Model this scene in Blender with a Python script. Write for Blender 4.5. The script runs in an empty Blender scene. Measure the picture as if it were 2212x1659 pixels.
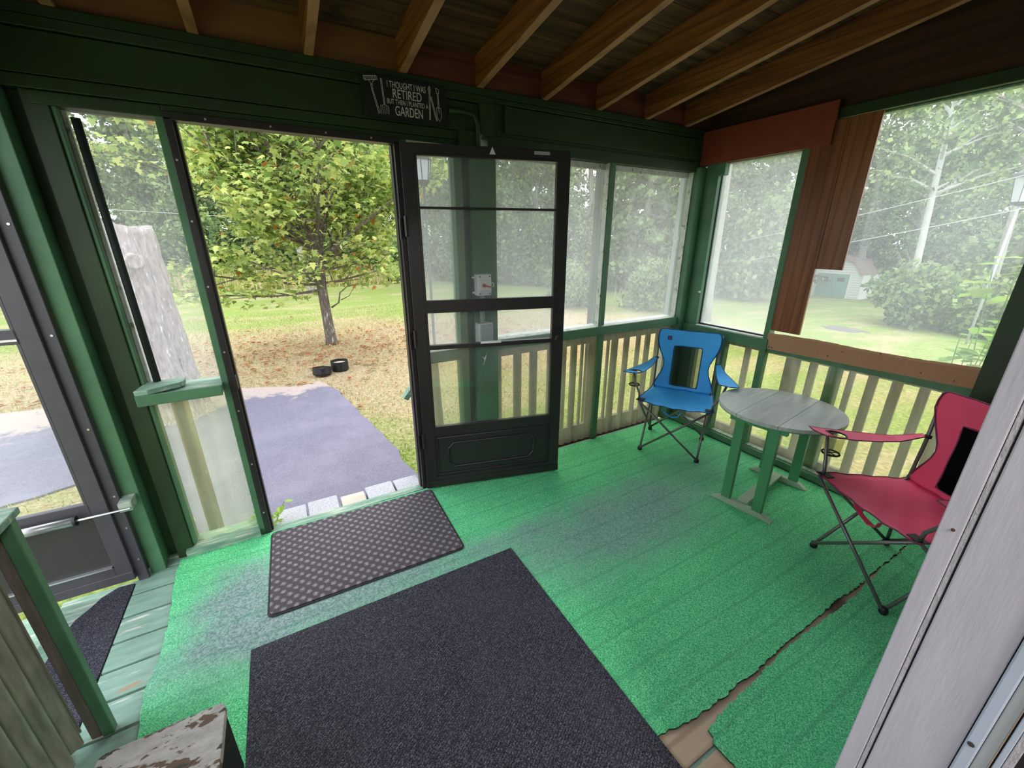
import bpy, bmesh, math, random
from mathutils import Vector, Matrix
random.seed(7)
R = math.radians
sc = bpy.context.scene
COL = sc.collection

# ---------------------------------------------------------------- camera
cam = bpy.data.cameras.new('camera')
cam.sensor_width = 36.0
cam.lens = 876.26 / 2212 * 36.0
cam.clip_start = 0.02
cam.clip_end = 300
co = bpy.data.objects.new('camera', cam)
COL.objects.link(co)
co.location = (0, 0, 1.55)
co.rotation_euler = (R(90 - 19.66), 0, R(-29.29))
sc.camera = co

# ---------------------------------------------------------------- sky and sun (bright overcast)
W = bpy.data.worlds.new('sky')
sc.world = W
W.use_nodes = True
nt = W.node_tree
nt.nodes.clear()
wo = nt.nodes.new('ShaderNodeOutputWorld')
bg = nt.nodes.new('ShaderNodeBackground')
tc = nt.nodes.new('ShaderNodeTexCoord')
sep = nt.nodes.new('ShaderNodeSeparateXYZ')
rmp = nt.nodes.new('ShaderNodeValToRGB')
nt.links.new(tc.outputs['Generated'], sep.inputs[0])
nt.links.new(sep.outputs['Z'], rmp.inputs[0])
rmp.color_ramp.elements[0].color = (0.93, 0.94, 1.0, 1)
rmp.color_ramp.elements[1].color = (0.80, 0.88, 1.0, 1)
nt.links.new(rmp.outputs[0], bg.inputs[0])
bg.inputs[1].default_value = 2.6
nt.links.new(bg.outputs[0], wo.inputs[0])
sun = bpy.data.lights.new('sun', 'SUN')
sun.energy = 1.6
sun.angle = R(35)
sun.color = (1.0, 0.96, 0.88)
so = bpy.data.objects.new('sun', sun)
COL.objects.link(so)
so.rotation_euler = (R(38), 0, R(150))

sc.view_settings.view_transform = 'Standard'
sc.view_settings.look = 'None'
sc.view_settings.exposure = 0.65
sc.view_settings.gamma = 1.0
sc.view_settings.use_curve_mapping = False
try:
    sc.cycles.use_denoising = True
    sc.cycles.max_bounces = 10
    sc.cycles.diffuse_bounces = 5
    sc.cycles.transparent_max_bounces = 16
    sc.cycles.transmission_bounces = 6
except Exception:
    pass

# ---------------------------------------------------------------- materials
def newmat(name):
    m = bpy.data.materials.new(name)
    m.use_nodes = True
    m.node_tree.nodes.clear()
    return m, m.node_tree.nodes, m.node_tree.links

def rgba(c):
    return (c[0], c[1], c[2], 1)

def coords(N, L, scale, rot=(0, 0, 0)):
    t = N.new('ShaderNodeTexCoord')
    mp = N.new('ShaderNodeMapping')
    mp.inputs['Scale'].default_value = scale
    mp.inputs['Rotation'].default_value = rot
    L.new(t.outputs['Object'], mp.inputs[0])
    return mp.outputs[0]

def noise(N, L, vec, s, det=3, rough=.55):
    n = N.new('ShaderNodeTexNoise')
    n.inputs['Scale'].default_value = s
    n.inputs['Detail'].default_value = det
    n.inputs['Roughness'].default_value = rough
    L.new(vec, n.inputs['Vector'])
    return n.outputs['Fac']

def ramp(N, L, fac, stops):
    r = N.new('ShaderNodeValToRGB')
    e = r.color_ramp.elements
    while len(e) < len(stops):
        e.new(0.5)
    for i, (p, c) in enumerate(stops):
        e[i].position = p
        e[i].color = rgba(c) if len(c) == 3 else c
    L.new(fac, r.inputs[0])
    return r.outputs[0]

def mixc(N, L, fac, a, b):
    m = N.new('ShaderNodeMix')
    m.data_type = 'RGBA'
    if isinstance(fac, (int, float)):
        m.inputs[0].default_value = fac
    else:
        L.new(fac, m.inputs[0])
    for v, k in ((a, 6), (b, 7)):
        if isinstance(v, tuple):
            m.inputs[k].default_value = rgba(v)
        else:
            L.new(v, m.inputs[k])
    return m.outputs[2]

BW = lambda p0, p1: [(p0, (0, 0, 0)), (p1, (1, 1, 1))]

def finish(N, L, color, rough, bumpfac=None, bump=0.0, dist=.01, metal=0.0, spec=.4):
    b = N.new('ShaderNodeBsdfPrincipled')
    if isinstance(color, tuple):
        b.inputs['Base Color'].default_value = rgba(color)
    else:
        L.new(color, b.inputs['Base Color'])
    b.inputs['Roughness'].default_value = rough
    b.inputs['Metallic'].default_value = metal
    b.inputs['Specular IOR Level'].default_value = spec
    if bumpfac is not None:
        bp = N.new('ShaderNodeBump')
        bp.inputs['Strength'].default_value = bump
        bp.inputs['Distance'].default_value = dist
        L.new(bumpfac, bp.inputs['Height'])
        L.new(bp.outputs[0], b.inputs['Normal'])
    o = N.new('ShaderNodeOutputMaterial')
    L.new(b.outputs[0], o.inputs[0])
    return b

def M(name, col, rough=.6, var=.12, vs=6., scale=(1, 1, 1), bump=0., bs=60., spots=(), metal=0., spec=.4, rot=(0, 0, 0)):
    """paint-like material: base tone with noise variation, then spots (colour, scale, low, high)"""
    m, N, L = newmat(name)
    v = coords(N, L, scale, rot)
    f = noise(N, L, v, vs)
    lo = tuple(c * (1 - var) for c in col)
    hi = tuple(min(1, c * (1 + var)) for c in col)
    c = ramp(N, L, f, [(.3, lo), (.7, hi)])
    for (sc_, ss, p0, p1) in spots:
        sf = noise(N, L, v, ss, 4, .65)
        c = mixc(N, L, ramp(N, L, sf, BW(p0, p1)), c, sc_)
    bf = noise(N, L, v, bs, 3) if bump else None
    finish(N, L, c, rough, bf, bump, .004, metal, spec)
    return m

def woodmat(name, dark, light, axis, rough=.7, knots=True, bump=.3, s=1.0, blot=None):
    """grain stretched along axis"""
    m, N, L = newmat(name)
    sc_ = [22 * s] * 3
    sc_[axis] = 1.6 * s
    v = coords(N, L, tuple(sc_))
    f = noise(N, L, v, 1.0, 5, .6)
    w = N.new('ShaderNodeTexWave')
    w.wave_type = 'RINGS'
    w.inputs['Scale'].default_value = .35
    w.inputs['Distortion'].default_value = 6
    w.inputs['Detail'].default_value = 2
    L.new(v, w.inputs['Vector'])
    c = ramp(N, L, f, [(.28, dark), (.72, light)])
    c2 = mixc(N, L, ramp(N, L, w.outputs['Fac'], [(.0, (.5, .5, .5)), (.22, (0, 0, 0))]), c, tuple(x * .6 for x in dark))
    if knots:
        sk = [7 * s] * 3
        sk[axis] = 3 * s
        vk = coords(N, L, tuple(sk))
        vo = N.new('ShaderNodeTexVoronoi')
        vo.inputs['Scale'].default_value = .55
        L.new(vk, vo.inputs['Vector'])
        c2 = mixc(N, L, ramp(N, L, vo.outputs['Distance'], [(.05, (1, 1, 1)), (.11, (0, 0, 0))]), c2, tuple(x * .3 for x in dark))
    if blot:
        vb = coords(N, L, (1, 1, 1))
        c2 = mixc(N, L, ramp(N, L, noise(N, L, vb, 6, 4, .7), BW(blot[1], blot[2])), c2, blot[0])
    finish(N, L, c2, rough, f, bump, .004)
    return m

def film(name, col, veil, tint=(1, 1, 1), vs=3., streak=(1, 1, 1), gloss=.05, scratch=0.):
    """weathered clear sheet: part see-through, part scattering"""
    m, N, L = newmat(name)
    v = coords(N, L, streak)
    f = noise(N, L, v, vs, 4, .6)
    tr = N.new('ShaderNodeBsdfTransparent'); tr.inputs[0].default_value = rgba(tint)
    df = N.new('ShaderNodeBsdfDiffuse'); df.inputs[0].default_value = rgba(col)
    tl = N.new('ShaderNodeBsdfTranslucent'); tl.inputs[0].default_value = rgba(col)
    mx = N.new('ShaderNodeMixShader'); mx.inputs[0].default_value = .7
    L.new(df.outputs[0], mx.inputs[1]); L.new(tl.outputs[0], mx.inputs[2])
    m2 = N.new('ShaderNodeMixShader')
    fv = ramp(N, L, f, [(.3, (veil * .85,) * 3), (.75, (min(1, veil * 1.2),) * 3)])
    if scratch:
        vv = coords(N, L, (6, 6, 1.2))
        wv = N.new('ShaderNodeTexVoronoi'); wv.feature = 'DISTANCE_TO_EDGE'
        wv.inputs['Scale'].default_value = 1.1
        nn = N.new('ShaderNodeTexNoise'); nn.inputs['Scale'].default_value = 2.
        L.new(vv, nn.inputs['Vector'])
        ad = N.new('ShaderNodeVectorMath'); ad.operation = 'ADD'
        L.new(vv, ad.inputs[0]); L.new(nn.outputs['Color'], ad.inputs[1])
        L.new(ad.outputs[0], wv.inputs['Vector'])
        msk = noise(N, L, v, 2.2, 2)
        a = ramp(N, L, wv.outputs['Distance'], [(0, (scratch,) * 3), (.012, (0, 0, 0))])
        mm = N.new('ShaderNodeMath'); mm.operation = 'MULTIPLY'
        L.new(a, mm.inputs[0]); L.new(ramp(N, L, msk, BW(.55, .6)), mm.inputs[1])
        m3 = N.new('ShaderNodeMath'); m3.operation = 'ADD'; m3.use_clamp = True
        L.new(fv, m3.inputs[0]); L.new(mm.outputs[0], m3.inputs[1])
        fv = m3.outputs[0]
    L.new(fv, m2.inputs[0])
    L.new(tr.outputs[0], m2.inputs[1]); L.new(mx.outputs[0], m2.inputs[2])
    gl = N.new('ShaderNodeBsdfGlossy'); gl.inputs['Roughness'].default_value = .12
    m4 = N.new('ShaderNodeMixShader'); m4.inputs[0].default_value = gloss
    L.new(m2.outputs[0], m4.inputs[1]); L.new(gl.outputs[0], m4.inputs[2])
    o = N.new('ShaderNodeOutputMaterial'); L.new(m4.outputs[0], o.inputs[0])
    return m

def leafmat(name, col, tl=.4, var=.25):
    m, N, L = newmat(name)
    v = coords(N, L, (1, 1, 1))
    f = noise(N, L, v, 3.0, 2)
    c = ramp(N, L, f, [(.3, tuple(x * (1 - var) for x in col)), (.7, tuple(min(1, x * (1 + var)) for x in col))])
    df = N.new('ShaderNodeBsdfDiffuse'); L.new(c, df.inputs[0])
    t = N.new('ShaderNodeBsdfTranslucent'); L.new(c, t.inputs[0])
    mx = N.new('ShaderNodeMixShader'); mx.inputs[0].default_value = tl
    L.new(df.outputs[0], mx.inputs[1]); L.new(t.outputs[0], mx.inputs[2])
    o = N.new('ShaderNodeOutputMaterial'); L.new(mx.outputs[0], o.inputs[0])
    return m

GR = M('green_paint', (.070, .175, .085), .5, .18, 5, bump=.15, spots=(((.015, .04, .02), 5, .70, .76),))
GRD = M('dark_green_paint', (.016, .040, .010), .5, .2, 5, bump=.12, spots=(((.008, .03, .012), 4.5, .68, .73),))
GRW = M('worn_green_paint', (.17, .30, .22), .6, .2, 4, (2, 14, 14), .3, 50, spots=(((.50, .50, .42), 3., .50, .70), ((.30, .22, .15), 5, .66, .72)))
SILL = M('weathered_pale_paint', (.62, .64, .58), .7, .15, 6, (3, 3, 3), .3, 60, spots=(((.20, .28, .18), 7, .56, .66),))
DECK = M('worn_deck_paint', (.21, .34, .27), .6, .18, 3, (2, 12, 12), .25, 60, spots=(((.60, .58, .50), 2.2, .60, .68), ((.36, .25, .16), 1.6, .66, .70)))
BARE = woodmat('bare_deck_wood', (.42, .30, .20), (.60, .46, .33), 0, .7, True, .2, .6)
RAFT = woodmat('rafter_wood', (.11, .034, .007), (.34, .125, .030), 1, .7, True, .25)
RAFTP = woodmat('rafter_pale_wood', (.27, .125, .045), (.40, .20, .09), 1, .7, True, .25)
SHEATH = woodmat('roof_board_wood', (.032, .014, .004), (.17, .080, .024), 0, .8, True, .4, .8, blot=((.03, .018, .01), .56, .72))
BLOCK = woodmat('tan_block_wood', (.15, .066, .020), (.25, .12, .042), 0, .65, False, .2, .5)
REDW = woodmat('red_stained_wood', (.075, .018, .010), (.19, .060, .030), 0, .6, False, .3, .7, blot=((.35, .22, .10), .71, .76))
DARKW = woodmat('dark_gable_wood', (.030, .012, .006), (.085, .034, .014), 1, .7, True, .2, .6)
REDBOARD = M('rust_red_board', (.20, .040, .016), .5, .12, 3, (3, 3, 20), .05)
LAM = woodmat('oak_laminate', (.12, .034, .010), (.29, .100, .036), 2, .35, False, .05, .8)
LAM2 = woodmat('oak_laminate_light', (.15, .046, .015), (.32, .125, .048), 2, .35, False, .05, .8)
PICK = M('weathered_picket', (.145, .125, .105), .8, .25, 5, (10, 10, 1.5), .3, 20)
POLEW = woodmat('treated_post_wood', (.15, .095, .055), (.28, .19, .12), 2, .8, True, .3)
BLACKAL = M('black_brown_aluminium', (.020, .017, .016), .38, .1, 20, bump=.03, spec=.5)
GREYAL = M('grey_aluminium', (.062, .058, .068), .45, .08, 15, bump=.03, spec=.5)
GREYAL2 = M('dark_grey_panel', (.040, .037, .036), .5, .08, 15, bump=.05)
CHROME = M('brushed_metal', (.62, .62, .64), .3, .05, 20, metal=.8)
WHITEP = M('white_plastic', (.72, .72, .70), .45, .03)
GREYP = M('grey_plastic', (.36, .39, .40), .5, .05)
REDP = M('red_plastic', (.45, .05, .04), .4, .05)
BLACKP = M('black_plastic', (.012, .012, .013), .45, .1)
RUBBER = M('black_foam', (.010, .016, .012), .8, .1)
CARD = M('brown_cardboard', (.40, .22, .115), .8, .07, 8, (1, 60, 2), .12, 30)
TUBE = M('dark_grey_tube', (.15, .145, .14), .35, .05, metal=.5)
JAMB = M('grey_white_door_paint', (.43, .42, .48), .55, .07, 4, (9, 9, 1.2), .15, 18, spots=(((.27, .26, .28), 2.8, .66, .76),))
JAMBR = M('rough_grey_white_paint', (.43, .42, .45), .7, .15, 30, (3, 3, 1), 1., 90)
JAMBM = M('pale_metal_strip', (.42, .49, .60), .35, .03, metal=.1)
BENCH = M('peeling_bench_paint', (.42, .40, .37), .75, .22, 4, (6, 14, 14), .4, 60, rot=(0, 0, R(90)),
          spots=(((.13, .085, .06), 1.1, .565, .585), ((.05, .06, .045), 2.4, .62, .64)))
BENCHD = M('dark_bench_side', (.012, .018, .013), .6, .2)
TTOP = M('grey_green_table_top', (.42, .45, .42), .28, .14, 4, (1, 6, 6), .05, 40, spots=(((.60, .62, .59), 2.5, .55, .75), ((.10, .11, .10), 4, .70, .74)))
TGR = M('table_green_paint', (.06, .24, .10), .4, .12, 5, bump=.1)
TPALE = M('table_worn_green', (.28, .38, .27), .5, .15, 5, bump=.1)
BLUE = M('blue_nylon', (.055, .43, .92), .55, .10, 3, bump=.25, bs=14)
NAVY = M('navy_piping', (.012, .05, .18), .6, .1)
PINK = M('crimson_nylon', (.80, .075, .17), .55, .10, 3, bump=.3, bs=14)
MAROON = M('maroon_piping', (.16, .03, .08), .6, .1)
BARK = M('maple_bark', (.13, .11, .09), .9, .35, 8, (8, 8, 2), 1., 12, spots=(((.45, .42, .36), 4, .58, .66),))
BARKG = M('pale_forest_bark', (.30, .28, .24), .9, .25, 6, (6, 6, 2), .6, 10)
BIRCH = M('birch_bark', (.45, .44, .41), .8, .1, 5, spots=(((.10, .09, .08), 8, .62, .68),))
STUMPM = M('furrowed_grey_bark', (.42, .35, .335), .95, .35, 6, (7, 7, 1.6), 1., 9, spots=(((.78, .76, .72), 5, .60, .66), ((.12, .105, .10), 3, .60, .72)))
PAVER = M('speckled_grey_paver', (.42, .42, .45), .85, .25, 90, bump=.4, bs=150)
PALEBLK = M('pale_tan_block', (.55, .50, .42), .7, .06)
SHEDW = M('white_clapboard', (.80, .80, .80), .6, .04)
SHEDG = M('shed_green_door', (.17, .33, .27), .6, .06)
SHEDR = M('shed_roof_edge', (.40, .27, .25), .6, .1)
WIRE = M('pale_wire', (.45, .46, .46), .5, .02)
LAMPM = M('lamp_metal', (.03, .035, .032), .5, .1)

def mat_glass():
    m, N, L = newmat('door_glass')
    tr = N.new('ShaderNodeBsdfTransparent'); tr.inputs[0].default_value = (.94, .95, .95, 1)
    gl = N.new('ShaderNodeBsdfGlossy'); gl.inputs['Roughness'].default_value = .01
    df = N.new('ShaderNodeBsdfTranslucent'); df.inputs[0].default_value = (.8, .82, .82, 1)
    a = N.new('ShaderNodeMixShader'); a.inputs[0].default_value = .07
    b = N.new('ShaderNodeMixShader'); b.inputs[0].default_value = .05
    L.new(tr.outputs[0], a.inputs[1]); L.new(df.outputs[0], a.inputs[2])
    L.new(a.outputs[0], b.inputs[1]); L.new(gl.outputs[0], b.inputs[2])
    o = N.new('ShaderNodeOutputMaterial'); L.new(b.outputs[0], o.inputs[0])
    return m
GLASS = mat_glass()
FILM1 = film('hazy_window_film', (.86, .88, .92), .22, (.95, .96, .95), 2.5, (3, 3, 1), .02, .3)
FILM2 = film('streaked_window_film', (.88, .89, .92), .22, (.95, .96, .95), 3., (9, 9, .8), .02)
FILM3 = film('large_window_film', (.88, .92, .98), .13, (.97, .98, .97), 1.3, (1, 1, .6), .02)
FILM0 = film('left_window_film', (.88, .90, .93), .13, (.96, .97, .96), 2.2, (1, 1, 1), .02)
CORR = film('corrugated_plastic', (.90, .86, .58), .27, (1., .97, .80), 4., (7, 7, 1.1), .10)
CORRC = film('clear_corrugated_plastic', (.74, .80, .50), .30, (.93, .97, .80), 5., (3, 3, 1), .05)
CORRD = M('dull_corrugated_plastic', (.25, .245, .18), .32, .35, 7, (6, 6, 1), .1, 60, spec=.7)
CUPMESH = film('cup_netting', (.35, .33, .18), .16, (.82, .82, .68), 80)
SCREENB = film('dark_chair_netting', (.03, .03, .04), .45, (.7, .7, .7), 90, (1, 1, 1), 0.)
SCREENR = film('black_chair_netting', (.006, .006, .008), .93, (.4, .4, .4), 90, (1, 1, 1), 0.)

def mat_turf():
    m, N, L = newmat('artificial_turf')
    v = coords(N, L, (1, 1, 1))
    f = noise(N, L, v, 210, 2, .7)
    vl = coords(N, L, (1.2, 9, 1))
    f2 = noise(N, L, vl, 2.2, 4, .6)
    c = ramp(N, L, f, [(.30, (.030, .24, .10)), (.50, (.10, .65, .27)), (.70, (.41, .90, .49))])
    c = mixc(N, L, ramp(N, L, f2, [(.35, (0, 0, 0)), (.75, (.35, .35, .35))]), c, (.06, .38, .17))
    # trodden patches where the pile is worn down to the grey backing
    def patch(cx, cy, sx, sy, strength):
        mp = N.new('ShaderNodeMapping')
        t = N.new('ShaderNodeTexCoord'); L.new(t.outputs['Object'], mp.inputs[0])
        mp.inputs['Location'].default_value = (-cx / sx, -cy / sy, 0)
        mp.inputs['Scale'].default_value = (1 / sx, 1 / sy, 0)
        ln = N.new('ShaderNodeVectorMath'); ln.operation = 'LENGTH'; L.new(mp.outputs[0], ln.inputs[0])
        ns = noise(N, L, v, 5, 4, .7)
        s = N.new('ShaderNodeMath'); s.operation = 'MULTIPLY_ADD'
        L.new(ns, s.inputs[0]); s.inputs[1].default_value = .9; L.new(ln.outputs['Value'], s.inputs[2])
        return ramp(N, L, s.outputs[0], [(.62, (strength,) * 3), (1.0, (0, 0, 0))] if False else [(.70, (strength,) * 3), (1.0, (strength * .25,) * 3)]), ln.outputs['Value'], s.outputs[0]
    fine = ramp(N, L, noise(N, L, v, 120, 2, .6), [(.35, (.12, .19, .19)), (.7, (.34, .44, .45))])
    for (cx, cy, sx, sy, st) in ((-.36, 1.82, .30, .34, .95), (.15, 1.58, 1.3, .14, .7), (1.45, 1.38, .95, .36, .72), (-.1, 1.62, .7, .16, .8), (2.2, 1.55, .8, .3, .3), (-.3, 1.45, .5, .12, .4)):
        mp = N.new('ShaderNodeMapping')
        t = N.new('ShaderNodeTexCoord'); L.new(t.outputs['Object'], mp.inputs[0])
        mp.inputs['Location'].default_value = (-cx / sx, -cy / sy, 0)
        mp.inputs['Scale'].default_value = (1 / sx, 1 / sy, 0)
        ln = N.new('ShaderNodeVectorMath'); ln.operation = 'LENGTH'; L.new(mp.outputs[0], ln.inputs[0])
        s = N.new('ShaderNodeMath'); s.operation = 'MULTIPLY_ADD'
        L.new(noise(N, L, v, 4.5, 5, .7), s.inputs[0]); s.inputs[1].default_value = 1.0
        L.new(ln.outputs['Value'], s.inputs[2])
        msk = ramp(N, L, s.outputs[0], [(.75, (st,) * 3), (.9999, (st * .55,) * 3)])
        far = N.new('ShaderNodeMath'); far.operation = 'LESS_THAN'; 
        sm = N.new('ShaderNodeMapRange'); sm.interpolation_type = 'SMOOTHSTEP'
        L.new(s.outputs[0], sm.inputs[0]); sm.inputs[1].default_value = 1.7; sm.inputs[2].default_value = .7
        sm.inputs[3].default_value = 0; sm.inputs[4].default_value = st
        N.remove(far)
        c = mixc(N, L, sm.outputs[0], c, fine)
    # fine dark creases that follow the deck-board joints
    vw = coords(N, L, (.5, 1, 1))
    wv = N.new('ShaderNodeTexWave'); wv.bands_direction = 'Y'
    wv.inputs['Scale'].default_value = 2.2; wv.inputs['Distortion'].default_value = 1.2; wv.inputs['Detail'].default_value = 3
    L.new(vw, wv.inputs['Vector'])
    c = mixc(N, L, ramp(N, L, wv.outputs['Fac'], [(0, (.30, .30, .30)), (.04, (0, 0, 0))]), c, (.05, .25, .13))
    ad = N.new('ShaderNodeMath'); ad.operation = 'MULTIPLY_ADD'
    L.new(wv.outputs['Fac'], ad.inputs[0]); ad.inputs[1].default_value = .25; L.new(f, ad.inputs[2])
    finish(N, L, c, .75, ad.outputs[0], .8, .006, 0, .25)
    return m
TURF = mat_turf()
TURFEDGE = M('frayed_turf_edge', (.035, .07, .045), .9, .4, 60, bump=.6)

def mat_housemat():
    m, N, L = newmat('ribbed_charcoal_mat')
    v = coords(N, L, (1, 1, 1))
    vr = coords(N, L, (1, 1, 1), (0, 0, R(60)))
    w = N.new('ShaderNodeTexWave'); w.inputs['Scale'].default_value = 36; w.inputs['Distortion'].default_value = 2.0
    w.inputs['Detail'].default_value = 2; w.inputs['Detail Scale'].default_value = 3
    L.new(vr, w.inputs['Vector'])
    f = noise(N, L, v, 260, 2, .7)
    c = ramp(N, L, f, [(.38, (.016, .014, .019)), (.52, (.050, .050, .066)), (.68, (.17, .17, .20))])
    c = mixc(N, L, ramp(N, L, w.outputs['Fac'], [(.1, (.5, .5, .5)), (.5, (0, 0, 0))]), c, (.010, .010, .014))
    big = noise(N, L, v, 2.5, 3)
    c = mixc(N, L, ramp(N, L, big, [(.45, (0, 0, 0)), (.7, (.25, .25, .25))]), c, (.07, .07, .085))
    finish(N, L, c, .9, w.outputs['Fac'], .5, .003, 0, .1)
    return m
HMAT = mat_housemat()

def mat_doormat():
    m, N, L = newmat('star_weave_doormat')
    v = coords(N, L, (1, 1, 1), (0, 0, R(45)))
    ch = N.new('ShaderNodeTexVoronoi'); ch.inputs['Scale'].default_value = 27; ch.inputs['Randomness'].default_value = .0
    L.new(v, ch.inputs['Vector'])
    v2 = coords(N, L, (1, 1, 1))
    ns = noise(N, L, v2, 160, 2, .7)
    s = N.new('ShaderNodeMath'); s.operation = 'MULTIPLY_ADD'
    L.new(ns, s.inputs[0]); s.inputs[1].default_value = .5; L.new(ch.outputs['Distance'], s.inputs[2])
    c = ramp(N, L, s.outputs[0], [(.45, (.33, .31, .31)), (.72, (.075, .065, .075))])
    finish(N, L, c, .9, ch.outputs['Distance'], -.6, .006, 0, .1)
    return m
DMAT = mat_doormat()
DMATE = M('dark_doormat_border', (.03, .028, .035), .9, .2, 60)

def mat_asphalt():
    m, N, L = newmat('worn_asphalt')
    v = coords(N, L, (1, 1, 1))
    f = noise(N, L, v, 130, 2, .7)
    b = noise(N, L, v, 2.3, 4, .6)
    c = ramp(N, L, f, [(.3, (.125, .112, .155)), (.7, (.225, .21, .27))])
    c = mixc(N, L, ramp(N, L, b, [(.45, (0, 0, 0)), (.75, (.45, .45, .45))]), c, (.30, .275, .33))
    # pale sandy, crumbled far end of the path
    sp_ = N.new('ShaderNodeSeparateXYZ'); tt = N.new('ShaderNodeTexCoord'); L.new(tt.outputs['Object'], sp_.inputs[0])
    ad = N.new('ShaderNodeMath'); ad.operation = 'MULTIPLY_ADD'; L.new(noise(N, L, v, 3.5, 5, .7), ad.inputs[0]); ad.inputs[1].default_value = 1.6
    L.new(sp_.outputs['Y'], ad.inputs[2])
    mr = N.new('ShaderNodeMapRange'); L.new(ad.outputs[0], mr.inputs[0]); mr.inputs[1].default_value = 5.80; mr.inputs[2].default_value = 6.0
    mr.inputs[4].default_value = .85
    c = mixc(N, L, mr.outputs[0], c, (.48, .38, .33))
    finish(N, L, c, .85, f, .4, .006)
    return m
ASPH = mat_asphalt()

def mat_lawn():
    m, N, L = newmat('lawn')
    v = coords(N, L, (1, 1, 1))
    vs = coords(N, L, (.6, 1.6, 1))
    fine = noise(N, L, v, 26, 4, .7)
    mid = noise(N, L, vs, .9, 5, .65)
    g = ramp(N, L, fine, [(.3, (.10, .15, .03)), (.55, (.24, .30, .075)), (.75, (.42, .44, .17))])
    t = ramp(N, L, fine, [(.3, (.26, .17, .10)), (.55, (.46, .345, .22)), (.75, (.62, .50, .35))])
    # dried, leaf-strewn ground under the maple
    ln = N.new('ShaderNodeVectorMath'); ln.operation = 'LENGTH'
    mp = N.new('ShaderNodeMapping'); mp.inputs['Location'].default_value = (-.0 / 5, -6.6 / 2.9, 0); mp.inputs['Scale'].default_value = (1 / 9., 1 / 2.9, 0)
    tt = N.new('ShaderNodeTexCoord'); L.new(tt.outputs['Object'], mp.inputs[0]); L.new(mp.outputs[0], ln.inputs[0])
    s = N.new('ShaderNodeMath'); s.operation = 'MULTIPLY_ADD'; L.new(mid, s.inputs[0]); s.inputs[1].default_value = -.9; L.new(ln.outputs['Value'], s.inputs[2])
    dry = N.new('ShaderNodeMapRange'); dry.interpolation_type = 'SMOOTHSTEP'
    L.new(s.outputs[0], dry.inputs[0]); dry.inputs[1].default_value = .85; dry.inputs[2].default_value = .2; dry.inputs[3].default_value = .0; dry.inputs[4].default_value = .85
    c = mixc(N, L, ramp(N, L, mid, [(.48, (0, 0, 0)), (.66, (.7, .7, .7))]), g, t)
    c = mixc(N, L, dry.outputs[0], c, t)
    red = ramp(N, L, noise(N, L, v, 9, 5, .75), BW(.58, .66))
    mm = N.new('ShaderNodeMath'); mm.operation = 'MULTIPLY'; L.new(red, mm.inputs[0]); L.new(dry.outputs[0], mm.inputs[1])
    c = mixc(N, L, mm.outputs[0], c, (.33, .11, .05))
    finish(N, L, c, .9, fine, .6, .03, 0, .1)
    return m
LAWN = mat_lawn()
GB = [leafmat('grass_green', (.20, .29, .06)), leafmat('grass_yellow', (.55, .52, .22)), leafmat('grass_straw', (.68, .58, .36))]
ML = [leafmat('maple_leaf_green', (.35, .46, .15), .5), leafmat('maple_leaf_lime', (.64, .70, .24), .5), leafmat('maple_leaf_dark', (.22, .34, .09), .5), leafmat('maple_leaf_orange', (.50, .24, .07), .5)]
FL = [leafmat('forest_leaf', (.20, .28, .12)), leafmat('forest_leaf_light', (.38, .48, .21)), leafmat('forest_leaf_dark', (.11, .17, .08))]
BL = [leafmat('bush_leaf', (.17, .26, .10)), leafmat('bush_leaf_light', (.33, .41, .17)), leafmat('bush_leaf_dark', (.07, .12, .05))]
SL = [leafmat('shoot_leaf', (.30, .50, .08), .5), leafmat('shoot_leaf_light', (.45, .62, .14), .5)]

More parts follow.
